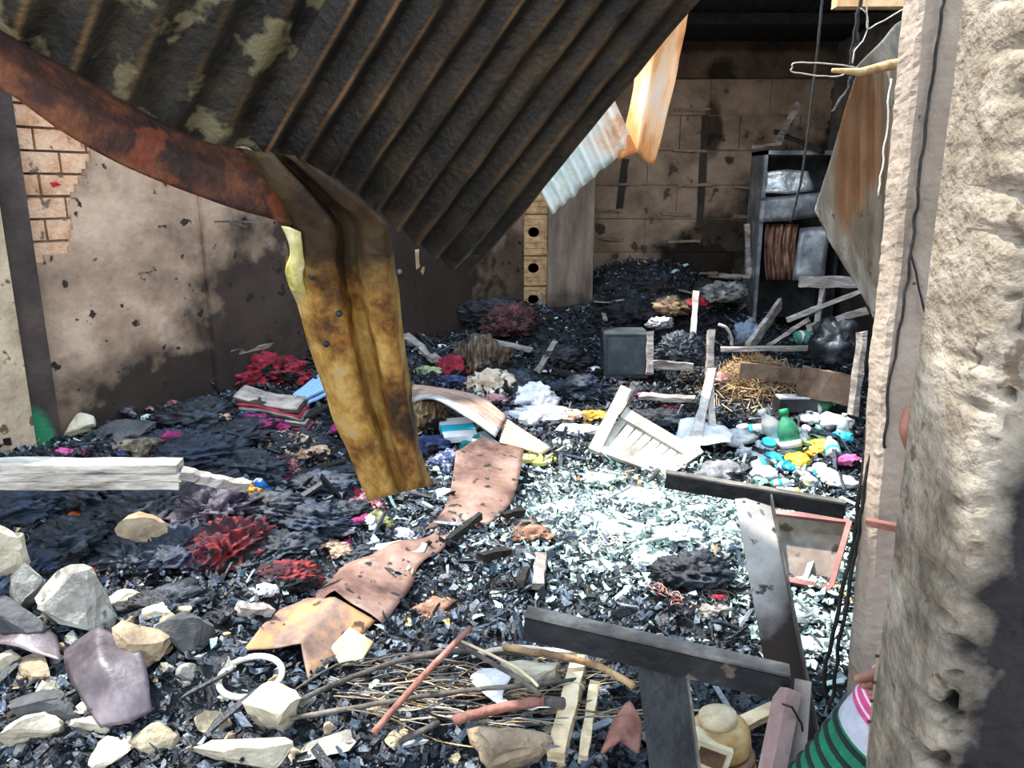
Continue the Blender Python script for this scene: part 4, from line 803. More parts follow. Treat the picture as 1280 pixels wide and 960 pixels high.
for a in [(150, 545, 62, .5, .12, m_std, 'flat dark slab lying on the left pile behind the long plank', 10), (103, 543, 26, .8, .8, m_stw, 'whitish lump at the wall left of the flat dark slab', 0), (172, 568, 60, .4, .3, M('crumbly', ['#3a342e', '#756856', '#a8997f'], 14, .95, bump=.7), 'crumbly brownish lump directly behind the long plank', 0),
          (192, 690, 46, .7, 1.1, m_sto, 'flat upright beige stone on the dark clothing heap', 20), (288, 680, 38, .5, .25, m_std, 'small dark slate piece right of the upright beige stone', 0), (10, 735, 52, .6, 1.4, m_stw, 'tall pale rock cut by the left frame edge, highest of the rocks', 0),
          (40, 760, 34, .7, 1.4, m_stg, 'narrow grey rock leaning right of the tall pale rock', 0), (108, 785, 76, .7, .85, m_stg, 'largest grey concrete chunk among the near rocks', 10), (72, 778, 34, .8, 1, m_st, 'beige rock wedged left of the largest grey chunk', 30), (148, 760, 34, .6, .5, m_stw, 'pale small rock above right of the largest grey chunk', 0),
          (155, 818, 32, .8, .9, m_st, 'beige rock at the right foot of the largest grey chunk', 20), (192, 822, 56, .6, .7, m_sto, 'ochre flat rock right of the largest grey chunk', -20), (238, 808, 48, .8, 1.1, m_std, 'dark grey pointed rock right of the ochre rock', 0), (208, 800, 22, .8, 1.2, m_st, 'small upright beige rock between ochre and dark rocks', 0),
          (198, 772, 38, .5, .35, m_stw, 'bright white flat chip above the ochre rock', -10), (232, 770, 18, .6, .6, m_st, 'tiny beige stone beside the bright white chip', 0), (46, 852, 44, .5, .6, m_sto, 'ochre stone lying on the dark film sheet at lower left', -40), (5, 842, 26, .7, .8, m_stw, 'pale stone half out of frame at the left edge, lower', 0),
          (38, 928, 62, .6, .55, m_stw, 'large white flat stone at the bottom left corner', 10), (108, 912, 36, .5, .4, m_stw, 'small pale stone right of the bottom left white stone', 0), (148, 942, 42, .7, .4, m_stw, 'pale flat stone at the bottom edge, second from left', 40), (262, 912, 32, .7, .6, m_st, 'beige stone at the bottom just below the white ring', 0),
          (347, 912, 46, .7, .9, m_stw, 'squarish pale concrete lump near the bottom, right of the ring', 0), (300, 952, 96, .3, .3, m_stw, 'long flat pale stone along the bottom edge', -5), (312, 775, 16, .8, 1, m_stw, 'tiny white chip left of the rusty floor sheet', 0), (380, 886, 24, .6, .6, m_stg, 'grey stone above the squarish pale lump', 0),
          (200, 935, 50, .5, .4, m_st, 'beige stone at the bottom left of the long flat stone', 30), (655, 868, 66, .6, .6, m_stw, 'pale plaster lump behind the bundle of rods', 10), (640, 955, 80, .6, .5, m_sto, 'ochre rounded rock at the bottom under the rods', 0), (820, 930, 30, .7, .6, m_stg, 'grey stone at the bottom near the dark steel post', 0), (410, 940, 56, .6, .2, m_stg, 'flat grey shard at the bottom under the rods', 0), (755, 905, 26, .6, .5, m_st, 'small beige stone right of the pale timber block', 0), (60, 900, 60, .6, .5, m_std, 'dark lump behind the large white flat stone', 0), (20, 800, 60, .6, .7, m_std, 'dark rubble lump under the tall pale rock', 0)]:
    slabrock(a[0], a[1], a[2] * 1.2, a[3], a[4], a[5], a[6], a[7], name='rock', cat='rock', tilt=(30 if a[4] < .5 and a[1] < 800 else 10, 0))
# scorched film sheets lower left
m_film = M('plum_film', ['#1c1a1f', '#332c31', '#4f454a', '#6b6064'], 4, .45, bump=.3, spec=.6)
def filmsheet(pts, label, name='film_sheet', mat=None, th=.003, amp=.02, seed=0, cat='sheet', sub=8, lift=.03):
    rows = [[at(x, y, lift + (z if len(q) > 2 else 0)) for q in r for (x, y, z) in [(q[0], q[1], q[2] if len(q) > 2 else 0)]] for r in pts]
    return tag(MB().patch(rows, th, sub, amp, 7, seed).build(name, mat or m_film), label, cat)
filmsheet([[(0, 782, .04), (40, 792, .06), (75, 815, .03)], [(-20, 830, .05), (30, 842, .07), (80, 850, .03)]], 'dark plum scorched sheet at the left edge among the rocks', seed=1)
filmsheet([[(85, 838, .05), (130, 828, .1), (180, 835, .05)], [(90, 878, .05), (135, 872, .1), (190, 880, .04)], [(130, 920, 0), (165, 925, .03), (190, 900, 0)]], 'large plum-grey scorched sheet lying below the largest grey chunk', seed=2)
# white ring
p = at(315, 862, .05); rx = pxw(p, 38); ring = [p + Vector((rx * math.cos(a), rx * .95 * math.sin(a) , .012 * math.sin(a))) for a in [2 * math.pi * i / 40 for i in range(41)]]
tag(MB().tube(ring, pxw(p, 4), 8).build('white_ring', M('ring_white', ['#b8b4aa', '#e2dfd6'], 15, .7)), 'white ring-shaped handle lying on the char near the bottom left', 'ring')
# rusty sheets on the floor
m_fr = M('pink_rust', ['#3c2c28', '#644a41', '#806457', '#937c72'], 3.5, .65, .1, bump=.3, soot='#14130f', patch=('#2a2320', 16, .61)); m_fo = M('orange_rust', ['#5c4840', '#7c6458', '#a87c50', '#8a7068'], 4, .65, .1, bump=.3, patch=('#4a3020', 12, .66))
rs = thing('rusty_floor_strip', at(450, 760), 'long folded rusty strip of roof capping lying on the floor, brown-pink and orange', 'roof capping')
rows = [[at(x, y, z) for x, y, z in r] for r in [[(570, 590, .12), (600, 575, .15), (655, 582, .1)], [(560, 640, .06), (590, 625, .09), (640, 635, .04)], [(530, 672, .03), (560, 665, .05), (600, 668, .02)]]]
MB().patch(rows, .003, 9, .02, 8, 3).build('upper_length', m_fr, rs)['label'] = 'pinkish-brown upper length'
rows = [[at(x, y, z) for x, y, z in r] for r in [[(530, 676, .02), (552, 672, .04), (575, 678, .02)], [(455, 700, .03), (490, 700, .05), (525, 712, .02)], [(402, 740, .02), (440, 738, .10), (515, 742, .03)], [(385, 775, .03), (420, 770, .1), (478, 790, .03)]]]
MB().patch(rows, .003, 8, .02, 8, 4).build('middle_length', m_fr, rs)
rows = [[at(x, y, z) for x, y, z in r] for r in [[(352, 770, .03), (385, 766, .06), (420, 772, .08), (470, 785, .03)], [(326, 795, .03), (360, 790, .05), (402, 798, .09), (440, 815, .02)], [(303, 822, .02), (345, 822, .04), (378, 832, .085), (385, 855, .01)]]]
MB().patch(rows, .003, 8, .012, 8, 5, crv=False).build('lower_length', m_fo, rs)['label'] = 'orange lower length'
filmsheet([[(470, 690), (500, 685), (535, 690)], [(468, 697), (500, 700), (530, 700)]], 'pale greenish plaster flake lying over the narrow part of the rusty strip', 'plaster_flake', M('mint_plaster', ['#a8b4a8', '#ccd2c6'], 8, .9), .01, .01, 6, 'plaster')
filmsheet([[(415, 825, .02), (440, 812, .05), (468, 822, .03)], [(428, 850, .02), (438, 852, .03), (452, 845, .02)]], 'torn cream board fragment lying beside the orange end of the rusty strip', 'board_fragment', M('cream_board', ['#857758', '#a89a7c', '#bdb194'], 9, .9), .012, .01, 7, 'board')
# bent grooved panel
pn = thing('bent_grooved_panel', at(600, 560), 'bent brown and grey grooved panel arched over the rubbish in the centre', 'panel')
m_pan = M('panel_brown', ['#7a5e50', '#a08272', '#b89c8a'], 4, .7, bump=.3, bscale=40); m_pang = M('panel_grey', ['#83807c', '#a9a6a2', '#c4c2be'], 4, .7, bump=.3)
def strip3(rowsA, rowsB, name, mat):
    # three boards side by side between two guide lines
    for k in range(3):
        rows = []
        for a_, b_ in zip(rowsA, rowsB): rows.append([a_.lerp(b_, k / 3 + .012), a_.lerp(b_, (k + 1) / 3 - .012)])
        MB().patch(rows, .012, 6, .003, 12, k).build(name, mat[k] if isinstance(mat, list) else mat, pn)
A_ = [at(516, 497, .10), D(550, 484, at(550, 520).y), D(600, 495, at(600, 530).y), D(634, 520, at(630, 545).y)]
B_ = [at(512, 515, .06) , D(540, 497, at(540, 535).y - .15), D(575, 515, at(580, 550).y - .15), D(620, 545, at(615, 560).y - .12)]
strip3(A_, B_, 'board', [m_pan, m_pan, m_pang]); 
A_ = [D(632, 522, at(632, 545).y - .01), D(690, 560, at(690, 566).y)]; B_ = [D(624, 552, at(618, 562).y - .1), D(678, 567, at(678, 574).y - .02)]
strip3(A_, B_, 'lower_board', M('panel_tan', ['#a08068', '#c4a68c', '#d4bca4'], 4, .7, bump=.3))
plank(at(672, 583, .02), at(706, 568, .05), .02, .012, m_gw, 'wood_sliver', 'pale sliver sticking up at the lower end of the bent panel', cat='sliver')
# packets, shoes
def packet(px, py, w_, d_, h_, mats, label, rot=0, tilt=0, dz=0, name='packet', cat='packet'):
    p = at(px, py, dz); s = pxw(p, 1); t = thing(name, p, label, cat); q = Euler((R(tilt), 0, R(rot))).to_matrix()
    for k, (lo, hi, mt, nm) in enumerate(mats):
        b = MB().box((-w_ / 2 * s, (lo - .5) * d_ * s, 0), (w_ / 2 * s, (hi - .5) * d_ * s, h_ * s)); b.v = [q @ v + p for v in b.v]; b.build(nm, mt, t)
    return t
pw, pc, pyl = M('pack_white', ['#d8dade', '#f0f0f2'], 8, .5, bump=0), M('pack_cyan', ['#1fa8c4', '#3cc4d8'], 8, .5, bump=0), M('pack_yellow', ['#d8b61c', '#f0d440'], 8, .5, bump=0)
packet(572, 552, 42, 44, 9, [(0, .3, pw, 'white_end'), (.3, .65, pc, 'cyan_band'), (.65, 1, pw, 'white_end')], 'white packet with a broad cyan band beside the hanging capping', 15, 15, .06)
packet(600, 570, 12, 46, 9, [(0, 1, pw, 'sleeve')], 'narrow white card packet right of the cyan-banded one', 30, 10, .05)
packet(612, 566, 9, 44, 9, [(0, 1, M('pack_grey', ['#8a98a0', '#b0bcc2'], 8, .6), 'sleeve')], 'thin grey-blue card packet right of the narrow white one', 32, 10, .05)
def shoe(px, py, w_, rot, m1, m2, label):
    p = at(px, py, .0); s = pxw(p, w_); t = thing('slipper', p, label, 'slipper'); q = Euler((0, 0, R(rot))).to_matrix()
    out = []; 
    for i in range(24):
        a = 2 * math.pi * i / 24; x = math.cos(a); y = math.sin(a) * (.34 + .06 * x - .09 * math.cos(2 * a + 1)); out.append((x * s / 2, y * s, 0))
    vs = [Vector(v) for v in out] + [Vector((v[0], v[1], s * .1)) for v in out]; n = 24
    fs = [tuple(range(n - 1, -1, -1)), tuple(range(n, 2 * n))] + [(i, (i + 1) % n, n + (i + 1) % n, n + i) for i in range(n)]
    b = MB().add([q @ v + p for v in vs], fs); b.build('sole', m1, t)
    rows = []
    for j in range(4):
        x = s * (.02 + .13 * j); rows.append([p + q @ Vector((x, s * .3 * math.cos(a), s * (.09 + .17 * math.sin(a) * (1 - j * .22)))) for a in [math.pi * k / 6 for k in range(7)]])
    MB().patch(rows, .004, 2, .002).build('upper', m2, t)
sy = M('lime_sole', ['#a8ac4c', '#c8c878'], 12, .7); 
shoe(650, 575, 44, 170, sy, M('rasta', ['#c85c3c', '#d8b048', '#6c9c50'], 16, .7), 'yellow-green slipper with a red striped toe below the bent panel')
shoe(678, 577, 38, 190, sy, M('lime_dk', ['#8c9440', '#b8b868'], 10, .7), 'plain lime slipper right of the red striped one')
shoe(1016, 553, 40, 20, M('green_sole', ['#6c8c50', '#9cb878'], 12, .7), M('green_up', ['#88a868', '#b4cc94'], 10, .7), 'pale green slipper among the plastic bottles')
# slatted white panel
sp_ = thing('slatted_panel', at(800, 560), 'broken off-white slatted furniture panel leaning in the debris at centre right', 'panel')
m_wp = M('off_white_paint', ['#858074', '#aeaa9e', '#c2bfb4'], 5, .7, bump=.2, patch=('#4a453d', 12, .68))
pY = at(800, 580).y
TL, TR, BL, BR = D(778, 516, pY + .22), D(866, 568, pY + .05), D(745, 560, pY + .02), D(830, 592, pY - .12)
nP = (TR - TL).cross(BL - TL).normalized()
nP = nP if nP.y < 0 else -nP
def fb(a, b_, w_, th, name, off=0, up=None): MB().bar(a + nP * off, b_ + nP * off, w_, th, up=nP, jit=.002, seg=3).build(name, m_wp, sp_)
fb(D(782, 486, pY + .3), BL - (TL - BL) * .1, .075, .04, 'stile'); fb(TR + (TR - BR) * .25, BR - (TR - BR) * .1, .06, .04, 'stile'); fb(TL, TR, .085, .035, 'rail'); fb(BL, BR, .05, .035, 'rail')
for k in range(8):
    u = (k + .5) / 8.0; fb(TL.lerp(TR, u), BL.lerp(BR, u), (TR - TL).length / 9.6, .012, 'slat', -.010)
plank(D(795, 480, pY + .5), D(772, 520, pY + .35), .05, .03, m_gw, 'wooden_stake', 'dark grey stake leaning behind the top of the slatted panel', cat='stake')
# pieces around the panel
plank(at(852, 590, .02), at(878, 545, .25), .04, .03, MATS['bleached_wood'], 'pale_stick', 'pale splayed stick right of the slatted panel, lower', cat='stick')
plank(at(866, 575, .03), at(886, 520, .35), .06, .03, MATS['bleached_wood'], 'pale_stick', 'pale split board rising right of the slatted panel toward the post', cat='stick')
plank(at(892, 560, .03), at(884, 530, .3), .05, .03, MATS['bleached_wood'], 'pale_stick', 'second pale split piece right beside the rising one', cat='stick')
filmsheet([[(850, 548, .1), (890, 553, .12), (915, 560, .08)], [(842, 565, .06), (885, 575, .08), (910, 572, .05)]], 'crumpled whitish sheeting right of the slatted panel', mat=wht, seed=11, amp=.05)
for i, a in enumerate([((800, 503), (868, 510), .12, 'grey plank lying behind the slatted panel'), ((600, 430), (665, 448), .07, 'grey beam lying on the back left pile'), ((505, 425), (546, 462), .08, 'dark grey beam slanting beside the hanging capping'), ((668, 480), (693, 438), .05, 'grey stick standing slanted right of the beam on the back left pile'), ((690, 470), (720, 480), .06, 'dark curved strip in the middle of the black debris'), ((622, 395), (640, 420), .05, 'short pale stick on the back left pile'), ((660, 395), (640, 425), .04, 'crossing dark stick on the back left pile'),
                       ((505, 400), (540, 450), .03, 'thin dark stick near the foot of the left wall'), ((745, 470), (790, 475), .05, 'charred strip in front of the dark box'), ((672, 745), (676, 712), .05, 'short grey upright splinter in the char at centre'), ((635, 700), (600, 715), .05, 'dark flat strip right of the rusty strip middle'), ((655, 650), (630, 660), .04, 'dark small strip below the rusty strip top'), ((560, 690), (600, 660), .03, 'thin charred sliver along the rusty strip'), ((340, 778), (300, 782), .05, 'flat grey-brown sliver left of the orange capping end'), ((660, 722), (650, 748), .03, 'small curled dark sliver at the centre'), ((915, 470), (960, 500), .05, 'thin pale strip lying on the straw')]):
    plank(at(*a[0], .05), at(*a[1], .07), a[2], .03, m_gw if 'grey' in a[3] or 'pale' in a[3] else MATS['charred_timber'], 'timber_length' if 'beam' in a[3] else 'wooden_strip', a[3], cat='timber', seed=i, jit=.005)
# straw
p = at(945, 485); g = random.Random(6); b = MB()
for i in range(3200):
    a = g.uniform(0, 6.283); r_ = abs(g.gauss(0, .5)); x = p.x + r_ * .42 * math.cos(a); y = p.y + r_ * .45 * math.sin(a); z = hz(x, y) + .22 * math.exp(-r_ * r_ * 1.5) * g.random() + .01
    d = Vector((g.gauss(0, 1), g.gauss(0, 1), g.gauss(0, .7) - .3)).normalized() * g.uniform(.03, .09); c = Vector((x, y, z)); sd = d.cross(Vector((g.gauss(0, 1), g.gauss(0, 1), 1))).normalized() * .0035
    b.add([c - d + sd, c - d - sd, c - sd, c + d, c + sd + d * .1], [(0, 1, 2, 4), (4, 2, 3)])
tag(b.build('straw_heap', M('straw', ['#7a5c3c', '#a88a64', '#c8b08c'], 9, .9, bump=.2, world=True)), 'heap of tan straw and shredded packing behind the bottles', 'straw', kind='stuff')
lump(MB(), p + Vector((0, 0, 0)), (.7, .7, .3), 5).build('x', m_gw).name
bpy.data.objects.remove(bpy.data.objects['x'])
# ---- plastic bottles, tubs and caps at the right
m_gg = M('green_bottle', ['#4c9c84', '#8cc8b4'], 6, .2, bump=0, trans=.5, spec=.6); m_gc = M('clear_bottle', ['#c8d8d4', '#e8f0ee'], 6, .2, bump=0, trans=.5); m_gdk = M('deep_green_bottle', ['#2c7454', '#5ca888'], 6, .25, bump=0, trans=.3)
BOT = [(.0, 0), (.55, 0), (1, .08), (1, .9), (.92, 1.0), (1, 1.1), (1, 1.5), (.75, 1.9), (.36, 2.2), (.34, 2.4)]
def bottle(px, py, r_px, mat, capm, label, ax, name='plastic_bottle', cat='bottle', prof=BOT, lift=.04, long=1.6):
    p = at(px, py, lift); r = pxw(p, r_px * .84); ax = Vector(ax).normalized(); t = thing(name, Vector(p), label, cat)
    o = p - ax * r * long * .9
    MB().lathe([(a * r, h * r * long) for a, h in prof], 14, o, ax).build('body', mat, t)
    h = prof[-1][1] * r * long; rr = prof[-1][0] * r * 1.25
    MB().lathe([(rr, h - .01 * r), (rr, h + .45 * r), (rr * .8, h + .5 * r)], 12, o, ax).build('cap', capm, t)
    if name == 'plastic_bottle': MB().lathe([(r * 1.02, .45 * r * long), (r * 1.02, .85 * r * long)], 14, o, ax).build('label_band', pw if mat is not m_gc else pc, t)
capg, capw, capb = M('cap_green', ['#1c8c54', '#2ca868'], 8, .5, bump=0), M('cap_white', ['#d0d0cc', '#ecece8'], 8, .5, bump=0), M('cap_blue', ['#1c7cc4', '#2c98dc'], 8, .5, bump=0)
JAR = [(0, 0), (.9, 0), (1, .06), (1, 1.2), (.8, 1.3)]
for i, (px, py, ax, lab) in enumerate([(1000, 462, (1, .2, .1), 'green plastic bottle at the left of the row above the grey board'), (1012, 466, (-1, .3, .1), 'green plastic bottle second in the row above the grey board'), (1026, 463, (1, -.3, .15), 'green plastic bottle in the middle of the row above the grey board'), (1038, 468, (.6, .6, .1), 'green plastic bottle at the right of the row above the grey board')]):
    bottle(px, py, 9, m_gg, capg, lab, ax, lift=.30)
bottle(986, 560, 16, m_gdk, capg, 'large green bottle standing tilted in the middle of the plastic heap', (-.2, .3, 1), lift=.06)
bottle(968, 548, 14, m_gc, capw, 'clear bottle left of the large green bottle', (-.5, .2, .8)); bottle(1022, 520, 10, m_gdk, capg, 'green bottle on top of the heap right of the black tray', (1, .3, .2), lift=.06)
bottle(993, 512, 8, m_gdk, capg, 'small green bottle behind the black tray', (.5, .5, .4)); bottle(942, 545, 10, m_gc, capb, 'clear bottle at the left end of the plastic heap', (1, -.4, .2)); bottle(1040, 570, 11, m_gc, capw, 'clear bottle at the right end of the plastic heap', (.2, 1, .3))
bottle(975, 612, 7, m_gc, capw, 'small clear bottle lying just behind the dark steel crossbar', (1, .1, .1)); bottle(1052, 545, 9, m_gc, capw, 'clear bottle standing close to the doorway pier', (.1, .1, 1))
for (px, py, r_, mt, cm, ax, lab) in [(959, 565, 11, pw, pc, (.1, -.3, 1), 'white tub with a cyan lid at the left of the plastic heap'), (950, 590, 11, pw, pc, (.8, -.3, .5), 'white tub with cyan lid lying left behind the steel crossbar'), (1024, 596, 10, pc, pw, (-.2, -.2, 1), 'blue tub with white rim standing behind the right end of the crossbar'), (1010, 610, 8, M('tub_olive', ['#b8b45c', '#d0cc80'], 6, .5, bump=0), pw, (0, -.2, 1), 'small olive-yellow cup standing behind the crossbar'),
        (928, 545, 9, M('tub_grey', ['#8c9494', '#b8bebc'], 6, .5, bump=0), capw, (-.3, 0, 1), 'grey-white jar at the left edge of the plastic heap'), (966, 540, 9, M('tub_rose', ['#c89c8c', '#e0beb0'], 6, .5, bump=0), capw, (.5, 0, .8), 'peach jar just left of the clear bottle'), (1006, 545, 7, M('tub_grey'), capw, (.1, -.5, 1), 'small grey jar next to the pale green slipper'), (1002, 582, 8, pw, pyl, (.5, -.6, .5), 'white jar with yellow lid in the middle of the plastic heap'), (980, 590, 8, pw, capb, (.2, -.8, .5), 'white jar with blue lid below the large green bottle')]:
    bottle(px, py, r_, mt, cm, lab, ax, 'plastic_jar', 'jar', JAR, .04, 1)
for (px, py, w_, mt, lab) in [(997, 582, 30, pyl, 'bright yellow bag in the middle of the plastic heap'), (1028, 563, 26, C_('amber2', '#d8a83c', '#f0c460'), 'amber bag right of the bright yellow one'), (1060, 583, 28, pnk, 'pink rag beside the doorway pier in the plastic heap'), (1010, 500, 14, red, 'tiny red wrapper behind the black tray'), (985, 590, 20, pc, 'cyan wrapper beside the bright yellow bag'),
        (955, 600, 34, wht, 'white crumpled wrapper left of the cyan wrapper'), (1040, 535, 40, wht, 'white crumpled film above the green slipper'), (1012, 530, 30, C_('silver', '#9aa0a4', '#dcdfe0'), 'silvery crumpled film right below the black tray'), (920, 555, 40, C_('silver'), 'silvery crumpled film left of the plastic heap'), (900, 600, 50, C_('greyfilm', '#3c3c40', '#a0a0a4'), 'grey rumpled film behind the left half of the crossbar'), (1050, 610, 30, C_('silver'), 'silvery film at the right end of the crossbar'), (1035, 600, 24, wht, 'white wrapper next to the blue tub'), (905, 480, 36, C_('rose'), 'dusty rose film on the straw at left'), (1030, 505, 24, C_('mint', '#5cac8c', '#a8d8c0'), 'mint green wrapper on top of the plastic heap')]:
    heap(px, py, w_, .8, .5, mt, lab, 'plastic_bag' if 'bag' in lab else 'wrapper', 'bag' if 'bag' in lab else 'wrapper', px, .3, sub=3, dz=.03)
packet(992, 522, 48, 22, 16, [(0, 1, M('tray_black', ['#16181a', '#2c3034'], 6, .5), 'case')], 'black oblong case with a pale lid on top of the plastic heap', 4, 0, .06, 'battery_case', 'case')
cs = [o for o in bpy.data.objects if o.name.startswith('battery_case')][0]
p = Vector(cs.location); s = pxw(p, 1); MB().box((p.x - 22 * s, p.y - 9 * s, p.z + 16 * s), (p.x + 16 * s, p.y + 9 * s, p.z + 18 * s)).build('lid', M('lid_pale', ['#b8b8b4', '#dcdcd8'], 6, .5), cs)
# coils of wire on the ash
def coil(px, py, r_px, n, r, mat, label, seed):
    p = at(px, py, .03); s = pxw(p, r_px); g = random.Random(seed); pts = []
    for i in range(n * 14 + 1):
        a = 2 * math.pi * i / 14; q = s * (.55 + .45 * math.sin(i * .37 + seed)); pts.append(p + Vector((q * math.cos(a), q * math.sin(a) * 1.1, .01 * math.sin(i * 1.3) + .0008 * i)))
    tag(MB().tube(pts, r, 5).build('wire_coil', mat), label, 'wire')
mcw = M('copper_wire', ['#8c5c50', '#b88c80'], 9, .6, .2); mcb = M('white_wire', ['#b0aca4', '#d8d4cc'], 9, .6, .2)
coil(763, 688, 15, 4, .003, mcb, 'pale coil of wire lying on the ash at centre right', 1); coil(822, 752, 13, 4, .003, mcw, 'pinkish wire coil in front of the round black bundle', 2); coil(842, 762, 11, 3, .003, mcw, 'smaller pinkish wire coil just right of the other', 3); coil(622, 742, 22, 3, .004, MATS['black_wire'], 'black wire coil on the char at centre', 4); coil(750, 745, 20, 2, .003, MATS['black_wire'], 'thin black wire loops above the near steel crossbar', 5)
coil(900, 760, 24, 2, .0025, MATS['black_wire'], 'thin dark wire loops around the small red rag', 7)
# white ash clods (rims of the pale zone)
for i, (px, py, w_) in enumerate([(745, 600, 50), (700, 640, 60), (800, 625, 70), (870, 640, 50), (780, 665, 60), (850, 670, 60), (900, 680, 40), (820, 700, 50), (740, 650, 44), (1010, 770, 40), (1020, 810, 44), (880, 610, 44)]):
    heap(px, py, w_, .8, .22, M('ash_clod', ['#7c8c88', '#aab8b2', '#c8d2cc'], 20, .9, bump=.8, bscale=60), 'low clod of pale minty ash on the sunlit floor', 'ash_clod', 'ash', 0, .3, group='clods of pale ash on the sunlit floor', fs_=4, st=(1, 1, 1))

# ---- small coloured rags all through the left pile, and paper scraps in the middle
g = random.Random(21)
for i in range(64):
    k = i % 8
    mt, nm = [(mag, 'magenta'), (rdk, 'dark red'), (nav, 'blue patterned'), (tan, 'tan'), (bkp, 'plum'), (wht, 'white'), (C_('greyrag', '#3c4048', '#787e88', '#a8acb4'), 'grey'), (mix, 'multicoloured')][k]
    while True:
        x, y = g.uniform(150, 500), g.uniform(500, 700)
        if y > 480 + (400 - x) * .16 and WP(x, y).z < .1 + hz(*WP(x, y)[:2]) - 0: break
        if g.random() < .02: x, y = 300, 600; break
    heap(x, y, g.uniform(10, 24), g.uniform(.5, .9), .5, mt, 'small %s rag strewn in the left pile' % nm, 'rag', 'cloth', g.uniform(0, 180), .35, seed=200 + i, sub=3, group='small %s rags in the left pile' % nm, dz=.02)
for i in range(34):
    x, y = g.uniform(520, 760), g.uniform(430, 600)
    heap(x, y, g.uniform(8, 18), g.uniform(.4, .8), .4, [wht, C_('silver'), tan][i % 3], 'small %s crumpled scrap in the black debris of the middle' % ['white', 'silvery', 'tan'][i % 3], 'paper_scrap', 'scrap', g.uniform(0, 180), .35, seed=300 + i, sub=2, group='small %s scraps in the middle debris' % ['white', 'silvery', 'tan'][i % 3], dz=.01)
for i in range(40):
    x, y = (g.uniform(0, 330), g.uniform(750, 950)) if i % 4 else (g.uniform(330, 800), g.uniform(860, 955))
    slabrock(x, y, g.uniform(9, 24), g.uniform(.5, .9), g.uniform(.4, .9), [m_st, m_stw, m_stg, m_sto][i % 4], 'small %s stone chip among the near rubble' % ['beige', 'pale', 'grey', 'ochre'][i % 4], g.uniform(0, 180), 500 + i, 'stone_chip', 'stone')['group'] = 'small %s stone chips in the near rubble' % ['beige', 'pale', 'grey', 'ochre'][i % 4]

WR = [(wht, 'white'), (C_('silver'), 'silvery'), (C_('mint'), 'mint green'), (pc, 'cyan'), (C_('soot_film', '#1c1e22', '#4a4c50', '#8c8e90'), 'sooty grey'), (C_('amber2'), 'amber')]
for i in range(60):
    mt, nm = WR[[0, 1, 4, 4, 1, 2, 4, 3, 0, 4, 1, 5][i % 12]]
    x, y = g.uniform(905, 1066), g.uniform(520, 625)
    heap(x, y, g.uniform(9, 26), g.uniform(.4, .9), g.uniform(.3, .7), mt, 'small %s crumpled wrapper strewn around the plastic bottles' % nm, 'wrapper', 'wrapper', g.uniform(0, 180), .4, seed=700 + i, sub=3, group='small %s wrappers around the bottles' % nm, dz=.015)
# ================================================================ STEEL FRAME
m_bs = M('black_painted_steel', ['#0c0e11', '#181b1f', '#2a2c2e'], 6, .5, .2, bump=.3, world=True, patch=('#5c5048', 14, .69))
m_edge = M('worn_grey_steel', ['#3c3a38', '#605c56', '#8a857c'], 8, .55, .3, bump=.3, world=True)
m_peel = M('peeling_grey_paint', ['#8c8a88', '#a8a6a2', '#b4b2ae'], 4, .7, bump=.2, world=True, soot='#241a14', blobs=[((.9, 2.2, .15), (.3, .5, .30), 1)], patch=('#3a302a', 14, .63))
m_pnks = M('pinkish_primer', ['#75605c', '#937c78', '#a8928e'], 5, .7, bump=.2, world=True)
sf = thing('steel_frame', (.62, 1.9, .02), 'fallen steel stand of black angle bars on tilted legs, near the front right', 'frame')
def angle(name, p, q, wt, hv, mat_top, mat_side, label=None):       # an L-shaped steel bar: top flange and front web
    p = Vector(p); q = Vector(q); d = (q - p).normalized(); b = MB(); y = Vector((0, 0, 1)).cross(d).normalized()
    b.bar(p + y * wt / 2, q + y * wt / 2, wt, .006, mi=0)
    b.bar(p - Vector((0, 0, hv / 2 + .004)), q - Vector((0, 0, hv / 2 + .004)), .006, hv, mi=1)
    o = b.build(name, [mat_top, mat_side], sf)
    if label: o['label'] = label
A0, A1 = D(832, 592, 2.60), D(1057, 630, 2.45); C0, C1 = D(655, 770, 1.66), D(988, 846, 1.50)
angle('crossbar', A0, A1, .035, .05, m_edge, m_bs); angle('crossbar', C0, C1, .045, .058, m_edge, m_bs)
def flat(name, p, q, w_, th, mat, up=(0, 1, 0), side=None, lip=0, label=None):
    p = Vector(p); q = Vector(q); b = MB().bar(p, q, w_, th, up=up)
    d = (q - p).normalized(); x = d.cross(Vector(up)).normalized(); z = x.cross(d)
    if lip: b.bar(p + x * (w_ / 2) + z * (-lip / 2), q + x * (w_ / 2) + z * (-lip / 2), .006, lip, up=up, mi=1)
    o = b.build(name, [mat, side or mat], sf)
    if label: o['label'] = label
flat('leg', D(940, 622, 2.53), D(1010, 990, 2.0), .118, .006, m_peel, (0, 1, .1), m_edge, .03, 'far leg, flaking grey paint above and brown below')
flat('leg', D(826, 832, 1.60), D(862, 1120, 1.38), .108, .006, m_bs, (0, 1, .1), m_edge, .03, 'black near leg')
flat('leg', D(985, 862, 1.50), D(946, 1060, 1.32), .034, .05, m_pnks, (0, 1, .1), label='pinkish near leg, its flange and web showing')
flat('leg_web', D(1004, 850, 1.515), D(988, 1060, 1.36), .035, .006, M('pale_primer', ['#7c726c', '#9c928c'], 6, .7, world=True), (.5, 1, .1))
for (x, y, Y) in [(965, 840, 1.53), (948, 634, 2.50), (930, 632, 2.50)]: MB().lathe([(.004, 0), (.006, .001), (.004, .004)], 8, D(x, y - 4, Y), (0, 0, 1)).build('bolt', MATS['dark_bolt'], sf)
